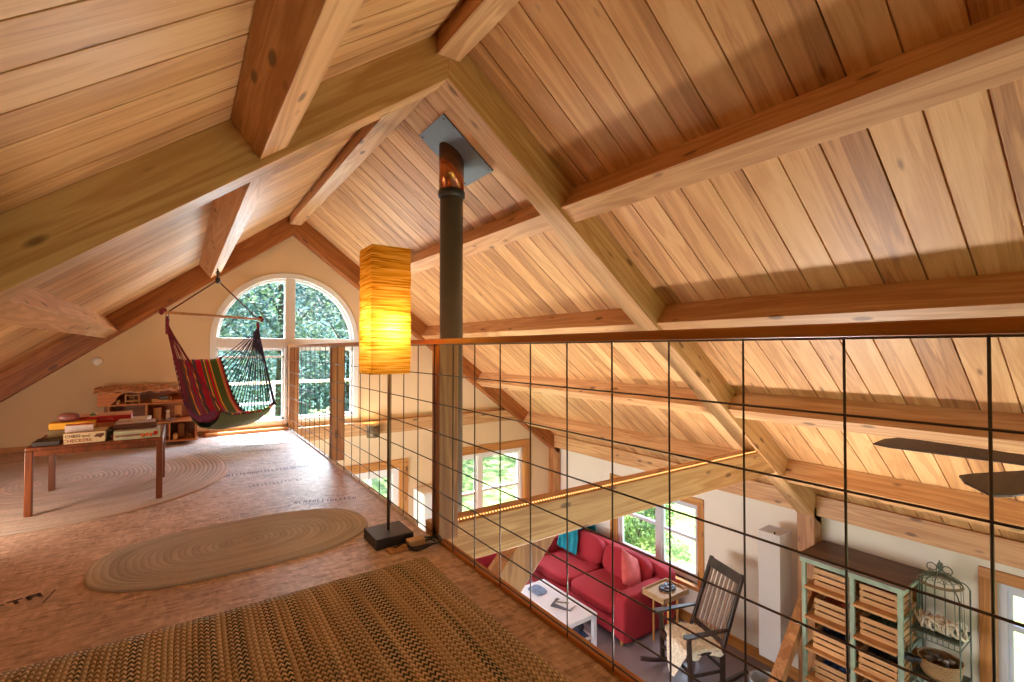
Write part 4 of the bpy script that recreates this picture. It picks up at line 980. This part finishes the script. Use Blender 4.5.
for i in range(7):
    y = -.195 + .065*i; b = MB(); b.bar(P0 + Vector((0, y, 0)), P1 - dd*.06 + Vector((0, y, 0)), .036, .012, (1, 0, .37)); RB(b, 'back_slat', M_slat, .002)
# sheepskin
Mr = Matrix.Translation((4.725, 3.30, ZF)) @ Matrix.Rotation(math.radians(161), 4, 'Z')
b = MB(); rr = random.Random(11)
def fleece(u, v):
    a = 2*PI*u; r = v*(1+.14*math.sin(3*a+.6)+.10*math.sin(5*a+2)); x = .05+.31*r*math.cos(a); y = .02 + .29*r*math.sin(a)
    z = .45 - .02*v
    ex = max(0, x-.24); z -= ex*1.9; x -= ex*.75
    ey = max(0, abs(y)-.25); z -= ey*1.2
    z += .016*noise.noise(Vector((x*30, y*30, 0))) + .012*noise.noise(Vector((x*60, y*60, 5)))
    if v > .97: z -= .03
    return Mr @ Vector((x, y, z))
b.grid(fleece, 70, 26, closeu=True)
for i in range(2600):
    p = fleece(rr.random(), math.sqrt(rr.random())*.98); d = Vector((rr.uniform(-1, 1), rr.uniform(-1, 1), rr.uniform(.2, 1))).normalized()*rr.uniform(.015, .032); s_ = d.orthogonal().normalized()*.0035
    b.face([p-s_, p+s_, p+d])
tag(b.build('sheepskin', M_skin), 'cream sheepskin draped over the rocking chair seat', 'sheepskin')

# tall white paper lamp
TL = thing('floor_lamp', 'tall white square paper floor lamp, unlit, against the side wall', 'lamp', (5.33, 2.68, ZF))
lx0, lx1, ly0, ly1 = 5.20, 5.45, 2.56, 2.79
b = MB()
def sh2(u, v):
    pts = [(lx0, ly0), (lx1, ly0), (lx1, ly1), (lx0, ly1)]; k = u*4; i = int(k) % 4; f_ = k-int(k); a, c = pts[i], pts[(i+1) % 4]
    return Vector((a[0]+(c[0]-a[0])*f_, a[1]+(c[1]-a[1])*f_, -2.30+1.35*v)) + Vector((.004*noise.noise(Vector((u*9, v*3, 1))), .004*noise.noise(Vector((u*9, v*3, 9))), 0))
b.grid(sh2, 24, 20, smooth=False, closeu=True); b.build('lamp_shade', M_paperw, TL)
b = MB(); b.tube([(5.325, 2.675, ZF), (5.325, 2.675, -.97)], .008, 10); b.build('pole', M_dark, TL)
b = MB(); b.box((5.25, 2.60, ZF), (5.40, 2.75, ZF+.03)); b.build('lamp_base', M_dark, TL, bevel=.003)
b = MB(); [b.tube([(a[0], a[1], z), (c[0], c[1], z)], .003, 5) for a, c in (((lx0, ly0), (lx1, ly0)), ((lx1, ly0), (lx1, ly1)), ((lx1, ly1), (lx0, ly1)), ((lx0, ly1), (lx0, ly0)), ((lx0, 2.675), (lx1, 2.675))) for z in (-.953,)]; b.build('shade_frame', M_white, TL)
# outlet
b = MB(); b.box((XW-.008, 3.07, -2.30), (XW, 3.15, -2.18)); b.box((XW-.011, 3.09, -2.235), (XW-.008, 3.13, -2.20)); b.box((XW-.011, 3.09, -2.28), (XW-.008, 3.13, -2.245)); o = b.build('wall_outlet', M_white, bevel=.002); tag(o, 'white power outlet on the wall behind the rocking chair', 'outlet')
# pale tub at the bottom edge
b = MB(); b.lathe([(.10, 0), (.13, .02), (.15, .36), (.145, .38), (.135, .36), (.12, .04)], (4.78, 2.50, ZF), 28); tag(b.build('waste_bin', plain('pale_grey_tub', srgb(168, 178, 186), .5)), 'pale grey tub on the floor right of the rocking chair, at the bottom edge', 'bin')
# white cabinet under the gable window
WC = thing('white_cabinet', 'tall narrow white cabinet against the gable wall under the loft level', 'cabinet', (2.98, 6.45, ZF))
b = MB(); b.box((2.84, 6.30, ZF), (3.12, 6.66, -1.03)); b.build('body', M_white, WC, bevel=.004)
b = MB(); b.box((2.85, 6.285, ZF+.05), (3.11, 6.30, -1.05)); dr = b.build('door', M_white, WC, bevel=.003)
b = MB(); b.tube([(2.88, 6.275, -1.8), (2.88, 6.275, -1.65)], .005, 8); b.build('handle', M_pipe, dr)

# ------------------------------------------------------------------ green shelf with crates
SH = thing('crate_shelf', 'sage green painted shelf unit with dark wooden top, full of slatted crates', 'shelf', (5.3, 1.89, ZF))
hx0, hx1, hy0, hy1, ht = 5.05, 5.57, 1.48, 2.28, -.99
b = MB(); b.box((hx0-.03, hy0-.03, ht-.025), (hx1+.01, hy1+.02, ht)); b.build('top_board', M_shelftop, SH, bevel=.004)
b = MB(); b.box((hx0-.012, hy0-.012, ht-.075), (hx1, hy1+.01, ht-.025)); b.build('top_frame', M_sage, SH)
for y in (hy0, 1.835, hy1-.035):
    for x in (hx0, hx1-.035): b = MB(); b.box((x, y, ZF), (x+.035, y+.035, ht-.07)); b.build('upright', M_sage, SH, bevel=.002)
for i, z_ in enumerate((-1.28, -1.57, -1.87, -2.17, -2.47)):
    b = MB(); b.box((hx0-.035, hy0+.036, z_-.024), (hx1-.04, 1.834, z_)); b.build('shelf_board', M_shelfboard, SH, bevel=.002)
    b = MB(); b.box((hx0-.035, 1.871, z_-.024), (hx1-.04, hy1-.036, z_)); b.build('shelf_board', M_shelfboard, SH, bevel=.002)
    for y in (hy0+.004, 1.842, hy1-.03): b = MB(); b.box((hx0+.03, y, z_-.05), (hx1-.02, y+.022, z_-.024)); b.build('side_rail', M_sage, SH)
b = MB(); b.box((hx1-.012, hy0+.03, ZF+.1), (hx1-.004, hy1-.03, ht-.07)); b.build('back_panel', M_shelfboard, SH)
def make_crate(w_, d_, h_):
    c = thing('slatted_crate', 'x', 'crate', (0, 0, 0))
    b = MB(); n = 3; sh_ = .045; gp = (h_ - n*sh_)/(n-1)
    for i in range(n): b.box((0, 0, i*(sh_+gp)), (.009, w_, i*(sh_+gp)+sh_))
    b.build('front_slats', M_crate, c, local=True, bevel=.001)
    b = MB()
    for i in range(n):
        b.box((.009, 0, i*(sh_+gp)), (d_, .009, i*(sh_+gp)+sh_)); b.box((.009, w_-.009, i*(sh_+gp)), (d_, w_, i*(sh_+gp)+sh_)); b.box((d_-.009, .01, i*(sh_+gp)), (d_, w_-.01, i*(sh_+gp)+sh_))
    for y in (.009, w_-.024):
        for x in (.009, d_-.024): b.box((x, y, 0), (x+.015, y+.015, h_))
    b.build('side_slats', M_crate, c, local=True)
    b = MB(); b.box((.009, .009, .002), (d_-.009, w_-.009, .008)); b.build('crate_base', M_crate, c, local=True)
    return c
cr = make_crate(.285, .36, .165); cloth_cols = {'navy': srgb(34, 42, 70), 'black': srgb(30, 26, 32), 'rust': srgb(150, 64, 34), 'grey': srgb(120, 116, 118), 'crimson': srgb(150, 26, 50), 'green': srgb(54, 74, 50), 'white': srgb(196, 190, 184), 'blue': srgb(52, 74, 120)}
rowsA = [('white', 'grey wool'), ('rust', 'rust red cloth'), ('navy', 'navy cloth heaped high'), ('blue', 'blue-grey cloth')]
rowsB = [('crimson', 'crimson yarn'), ('green', 'dark green cloth'), ('black', 'black and navy cloth'), ('black', 'very dark cloth')]
first = True; rown = ('top', 'second', 'third', 'fourth')
for colname, rows, y_ in (('left', rowsA, 1.905), ('right', rowsB, 1.525)):
    for i, (cn, desc) in enumerate(rows):
        z_ = (-1.28, -1.57, -1.87, -2.17)[i] + .001
        lab = 'slatted crate, %s column, %s row of the green shelf, with %s' % (colname, rown[i], desc)
        loc = (5.105 - (.035 if i == 2 else 0), y_, z_)
        if first: cr.location = loc; cr['label'] = lab; cr['group'] = 'crates on the green shelf'; first = False
        else: copy_tree(cr, loc, 0, lab, 'crates on the green shelf')
        b = MB(); r2 = random.Random(i*7+len(colname))
        for k in range(9): b.pillow((5.12+.075*(k % 3)+.065+r2.uniform(-.01, .01), y_+.065+.077*(k//3)+r2.uniform(-.01, .01), z_+.10+r2.uniform(-.01, .03)), (.085, .085, .10), 2.2, 4, wob=.3, seed=k)
        o = b.build('cloth_heap', plain('cloth_'+cn, cloth_cols[cn], .9, var=.5, scale=25)); tag(o, '%s in the %s crate of the %s column' % (desc, rown[i], colname), 'cloth', 'crate contents', kind='thing')

# ------------------------------------------------------------------ wire rack with domed top
ET = thing('wire_rack', 'greenish iron plant rack with a birdcage dome top and scroll finial', 'rack', (5.36, 1.28, ZF))
ex0, ex1, ey0, ey1 = 5.19, 5.50, 1.145, 1.465; ecx, ecy = (ex0+ex1)/2, (ey0+ey1)/2
for x in (ex0, ex1):
    for y in (ey0, ey1): b = MB(); b.tube([(x, y, ZF), (x, y, -1.02)], .006, 8); b.build('upright', M_iron, ET)
b = MB()
for k in range(4):
    a = PI/4 + k*PI/2
    pts = [(ecx+(.145+.083*math.cos(t))*math.cos(a), ecy+(.145+.083*math.cos(t))*math.sin(a), -1.06+.10*math.sin(t)) for t in [PI/2*i/10 for i in range(11)]]
    b.tube(pts, .005, 6)
for k in range(14):
    a = k*PI/7
    pts = [(ecx+.145*math.cos(a)*math.cos(t), ecy+.145*math.sin(a)*math.cos(t), -.965+.065*math.sin(t)) for t in [PI/2*i/8 for i in range(9)]]
    b.tube(pts, .0032, 5)
    cur = [(ecx+(.08+.035*math.cos(t))*math.cos(a)+.03*math.sin(t)*math.sin(a), ecy+(.08+.035*math.cos(t))*math.sin(a)-.03*math.sin(t)*math.cos(a), -.93+.012*math.cos(t)*-1) for t in [i*PI/5 for i in range(10)]]
    b.tube(cur, .002, 4, closed=True)
    b.tube([(ecx+.145*math.cos(a), ecy+.145*math.sin(a), -.965), (ecx+.155*math.cos(a), ecy+.155*math.sin(a), -1.37)], .0022, 5)
b.build('cage_dome', M_iron, ET)
b = MB()
for r_, z_ in ((.145, -.965), (.15, -.975)): b.tube([(ecx+r_*math.cos(a*PI/12), ecy+r_*math.sin(a*PI/12), z_) for a in range(24)], .006, 6, closed=True)
b.build('dome_ring', plain('rusty_ring', srgb(134, 112, 84), .7, .2, var=.25, scale=40), ET)
b = MB(); b.lathe([(.006, 0), (.012, .02), (.006, .035), (.018, .06), (.02, .075), (.008, .10), (.002, .125)], (ecx, ecy, -.905), 12)
for s_ in (-1, 1):
    for (dx_, dy_) in ((0, s_), (s_, 0)):
        pts = [(ecx+dx_*(.048+.036*math.cos(t)*(1-t*.06)), ecy+dy_*(.048+.036*math.cos(t)*(1-t*.06)), -.855+.036*math.sin(t)*(1-t*.06)) for t in [i*.45-1.2 for i in range(16)]]
        b.tube(pts, .0045, 6)
b.build('scroll_finial', M_iron, ET)
for z_ in (-1.38, -1.76, -2.2):
    b = MB(); b.box((ex0, ey0, z_-.006), (ex1, ey1, z_)); 
    for a, c in (((ex0, ey0), (ex1, ey0)), ((ex1, ey0), (ex1, ey1)), ((ex1, ey1), (ex0, ey1)), ((ex0, ey1), (ex0, ey0))): b.tube([(*a, z_), (*c, z_)], .006, 6); b.tube([(*a, z_-.05), (*c, z_-.05)], .004, 6)
    for k in range(10):
        t = k/9; b.tube([(ex0, ey0+(ey1-ey0)*t, z_-.05), (ex0, ey0+(ey1-ey0)*t, z_)], .003, 4)
    b.build('rack_shelf', M_iron, ET)
# rope skein, basket
b = MB(); rr = random.Random(2)
for k in range(14):
    R_ = .042+.007*(k % 3); oy = ecy+.13-.021*k; tl = rr.uniform(-.5, .5)
    pts = [(ecx-.03+R_*1.7*math.cos(a*PI/8), oy+.03*math.sin(a*PI/8+k)+tl*.06*math.cos(a*PI/8), -1.38+.012+R_+R_*math.sin(a*PI/8)) for a in range(16)]
    b.tube(pts, .011, 7, closed=True)
for k in range(4): b.tube([(ecx-.10+.025*k+.02*math.sin(i), ecy-.14+.030*i, -1.275+.02*math.sin(i*1.3+k)) for i in range(10)], .011, 7)
tag(b.build('rope_skein', M_rope), 'bundle of thick off-white rope on the upper shelf of the iron rack', 'rope')
BK = thing('wicker_basket', 'round wicker basket of craft odds and ends on the iron rack, below the rope', 'basket', (ecx, ecy-.0, -1.758))
M_wick = NT('wicker'); c = M_wick.coords((1, 1, 1)); wv = M_wick.add('TexWave', i_Scale=28.0, i_Distortion=6, bands_direction='Z'); M_wick.link(c, wv.inputs['Vector'])
M_wick.link(M_wick.ramp(wv.outputs[0], [(.2, srgb(120, 84, 50)), (.7, srgb(196, 156, 106))]), M_wick.b.inputs['Base Color']); M_wick.bump(wv.outputs[0], .8, .004); M_wick = M_wick.m
b = MB(); b.lathe([(.02, 0), (.11, 0), (.135, .04), (.15, .14), (.142, .14), (.127, .045), (.10, .012), (.02, .012)], (ecx-.01, ecy, -1.758), 32); b.build('body', M_wick, BK)
b = MB(); b.tube([(ecx-.01+.147*math.cos(a*PI/14), ecy+.147*math.sin(a*PI/14), -1.615) for a in range(28)], .009, 8, closed=True); b.build('rim', M_wick, BK)
b = MB(); b.lathe([(.018, 0), (.018, .09), (.006, .095)], (ecx-.02, ecy-.04, -1.70), 14); tag(b.build('glue_bottle', plain('off_white_plastic', srgb(206, 200, 192), .5)), 'off-white bottle standing in the wicker basket', 'bottle')
b = MB()
for k in range(16): b.pillow((ecx-.01+rr.uniform(-.08, .08), ecy+rr.uniform(-.08, .08), -1.67+rr.uniform(0, .05)), (rr.uniform(.03, .09), .03, .03), 2.4, 4, Matrix.Rotation(rr.uniform(0, 3), 4, 'Z'), wob=.4, seed=k)
tag(b.build('craft_scraps', plain('scraps', srgb(140, 124, 106), .9, var=.6, scale=18)), 'greyish craft scraps filling the wicker basket', 'scraps', kind='stuff')
b = MB(); b.pillow((5.12, 1.455, -1.60), (.07, .09, .06), 3, 6); b.lathe([(.026, 0), (.028, .02), (.02, .03)], (5.12, 1.40, -1.60), 12); b.tube([(5.12, 1.47, -1.57), (5.10, 1.47, -1.50), (5.06, 1.485, -1.42)], .004, 5); tag(b.build('camera_bag', M_black), 'small black camera hanging by its strap at the shelf corner, next to the iron rack', 'camera')

# ------------------------------------------------------------------ outdoors
def mat_lawn():
    t = NT('lawn'); n = t.add('TexNoise', i_Scale=3.0, i_Detail=8.0); t.link(t.coords(), n.inputs['Vector'])
    t.link(t.ramp(n.outputs[0], [(.3, srgb(84, 118, 50)), (.5, srgb(128, 152, 80)), (.7, srgb(170, 180, 120))]), t.b.inputs['Base Color']); t.b.inputs['Roughness'].default_value = .9; t.bump(n.outputs[0], 1, .05); return t.m
b = MB()
def gr(u, v):
    x, y = -40+80*u, -40+85*v; d = max(0, max(x-7, y-9)); return Vector((x, y, -2.9 + .04*d + .12*noise.noise(Vector((x*.3, y*.3, 0)))*(1 if d > 0 else 0)))
b.grid(gr, 80, 80); o = b.build('ground', mat_lawn(), origin=(0, 0, -2.9)); struct(o)
def mat_leaf(name, c1, c2):
    t = NT(name); n = t.add('TexNoise', i_Scale=1.6, i_Detail=3.0); t.link(t.coords(), n.inputs['Vector'])
    col = t.ramp(n.outputs[0], [(.35, c1), (.65, c2)]); t.link(col, t.b.inputs['Base Color']); t.b.inputs['Roughness'].default_value = .55
    d = t.add('BsdfTranslucent'); t.link(col, d.inputs[0]); mx = t.add('MixShader', i_0=.35); t.link(t.b.outputs[0], mx.inputs[1]); t.link(d.outputs[0], mx.inputs[2]); t.link(mx.outputs[0], t.out.inputs[0]); return t.m
LA = mat_leaf('leaf_hazy_blue', srgb(52, 88, 96), srgb(104, 146, 138)); LB = mat_leaf('leaf_bright', srgb(64, 100, 88), srgb(140, 168, 130)); LC = mat_leaf('leaf_shrub', srgb(60, 90, 44), srgb(140, 170, 84))  # blue haze is painted into the tree leaf colours
BARK = wood('bark', srgb(110, 96, 84), srgb(66, 56, 48), 'Z', .9, False)
def tree(x, y, z0, h, r, leafm, label, n=1500, size=.16, seed=0, name='broadleaf_tree', low=.2):
    R = random.Random(seed); t = thing(name, label, 'tree', (x, y, z0), 0, 'trees beyond the gable windows')
    b = MB(); b.tube([(x, y, z0-.3), (x+.1, y, z0+h*.4), (x, y+.1, z0+h*.85)], [.13, .1, .03], 8)
    for k in range(6):
        a = R.uniform(0, 6.3); zz_ = z0+h*R.uniform(.3, .7); b.tube([(x, y, zz_), (x+math.cos(a)*r*.6, y+math.sin(a)*r*.6, zz_+h*.14)], [.05, .015], 6)
    b.build('trunk', BARK, t)
    b = MB(); blobs = [(Vector((R.uniform(-1, 1)*r*.7, R.uniform(-1, 1)*r*.7, h*R.uniform(low, .95))), R.uniform(.25, .5)*r) for _ in range(26)]
    for i in range(n):
        c, rad = R.choice(blobs); d = Vector((R.gauss(0, 1), R.gauss(0, 1), R.gauss(0, .7))).normalized(); p = Vector((x, y, z0)) + c + d*rad*R.uniform(.75, 1.05)
        u = Vector((R.gauss(0, 1), R.gauss(0, 1), R.gauss(0, .5))).normalized(); w_ = u.orthogonal().normalized(); s_ = size*R.uniform(.6, 1.3)
        b.face([p-u*s_, p-w_*s_*.45, p+u*s_, p+w_*s_*.45])
    b.build('foliage', leafm, t); return t
kinds = ['leaning far left of the arched window view', 'seen through the left half of the arch', 'behind the centre mullion of the arched window', 'seen through the right half of the arch', 'beyond the right post of the railing', 'seen through the lower gable window', 'right of the lower gable window view', 'farthest right beyond the gable']
for i, (x, y) in enumerate(((-3.5, 17), (.2, 16), (2.8, 18.5), (4.6, 15.5), (7.6, 17), (10.5, 15), (14.5, 16), (18, 13))):
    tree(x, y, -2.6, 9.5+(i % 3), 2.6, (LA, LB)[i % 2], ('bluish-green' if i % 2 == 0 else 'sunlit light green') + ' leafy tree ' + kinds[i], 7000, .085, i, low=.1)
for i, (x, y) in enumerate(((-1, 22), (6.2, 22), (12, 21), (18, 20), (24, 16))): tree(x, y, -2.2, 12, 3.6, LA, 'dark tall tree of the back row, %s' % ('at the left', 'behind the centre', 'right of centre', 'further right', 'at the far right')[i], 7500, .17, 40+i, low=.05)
b = MB()
def hill(u, v):
    x = -50+120*u; d = 34*v; return Vector((x, 27+d, -2.4 + 26*v**1.1 + 1.6*noise.noise(Vector((x*.35, d*.35, 0))) + .8*noise.noise(Vector((x*1.1, d*1.1, 4)))))
b.grid(hill, 240, 90)
ht_ = NT('wooded_hillside'); hn = ht_.add('TexNoise', i_Scale=2.2, i_Detail=8.0); ht_.link(ht_.coords(), hn.inputs['Vector'])
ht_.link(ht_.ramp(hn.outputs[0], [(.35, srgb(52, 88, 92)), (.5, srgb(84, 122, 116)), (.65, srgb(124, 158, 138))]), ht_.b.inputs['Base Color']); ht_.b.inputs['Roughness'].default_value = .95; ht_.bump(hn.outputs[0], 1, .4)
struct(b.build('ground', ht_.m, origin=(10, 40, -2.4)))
def shrub(x, y, z, rx, ry, rz_, m, label, n=900, size=.06, seed=0):
    R = random.Random(seed); t = thing('garden_shrub', label, 'shrub', (x, y, z), 0, 'shrubs outside the sofa window'); b = MB()
    for i in range(n):
        d = Vector((R.gauss(0, 1), R.gauss(0, 1), R.gauss(0, 1))).normalized(); k = R.uniform(.6, 1); p = Vector((x+d.x*rx*k, y+d.y*ry*k, z+rz_*.8+d.z*rz_*k)); u = Vector((R.gauss(0, 1), R.gauss(0, 1), R.gauss(0, 1))).normalized(); w_ = u.orthogonal().normalized(); s_ = size*R.uniform(.6, 1.3)
        b.face([p-u*s_, p-w_*s_*.5, p+u*s_, p+w_*s_*.5])
    b.build('foliage', m, t); b = MB()
    for k in range(5): b.tube([(x, y, z-.1), (x+R.uniform(-.5, .5)*rx, y+R.uniform(-.5, .5)*ry, z+rz_)], .012, 5)
    b.build('stems', BARK, t)
shrub(7.6, 6.6, -2.95, .9, .7, .75, LC, 'leafy green shrub outside, left part of the sofa window', 2200, .06, 1)
shrub(8.6, 8.2, -2.9, 1.2, 1.1, .9, LB, 'bigger pale shrub outside behind the leafy one', 2200, .08, 2)
shrub(12.5, 6.5, -2.8, 1.3, 1.2, .8, LC, 'round shrub far out on the lawn beyond the sofa window', 1500, .1, 3)
# outdoor deck and railings beyond the gable
DK = thing('balcony_deck', 'light grey balcony deck with pale wooden rail outside the arched window', 'deck', (.4, 7.5, -.1))
b = MB(); b.box((-.8, YW+.2, -.12), (1.2, 8.4, -.03)); b.build('deck_floor', M_deck, DK)
b = MB(); b.box((-.8, 8.34, .47), (2.8, 8.42, .51)); b.build('hand_rail', plain('pale_rail', srgb(222, 206, 172), .6), DK)
for x in (-.75, 1.16): b = MB(); b.box((x, 8.35, -2.9), (x+.07, 8.41, .47)); b.build('rail_post', M_deck, DK)
b = MB(); b.box((2.7, 8.35, -2.9), (2.77, 8.41, .47)); b.build('rail_post', M_deck, DK)
b = MB(); b.box((-.8, 8.36, .15), (1.2, 8.39, .19)); b.build('middle_rail', M_deck, DK)
HR = thing('stair_handrail', 'white sloping handrail outside the lower gable window', 'handrail', (5.3, 8.6, -2.9))
b = MB(); b.bar((4.1, 8.6, -.75), (6.9, 8.6, -1.55), .05, .08); b.build('sloping_bar', M_white, HR)
for x in (4.3, 6.6): b = MB(); b.box((x, 8.58, -2.9), (x+.06, 8.64, -.8-(x-4.1)*.286)); b.build('rail_post', M_white, HR)
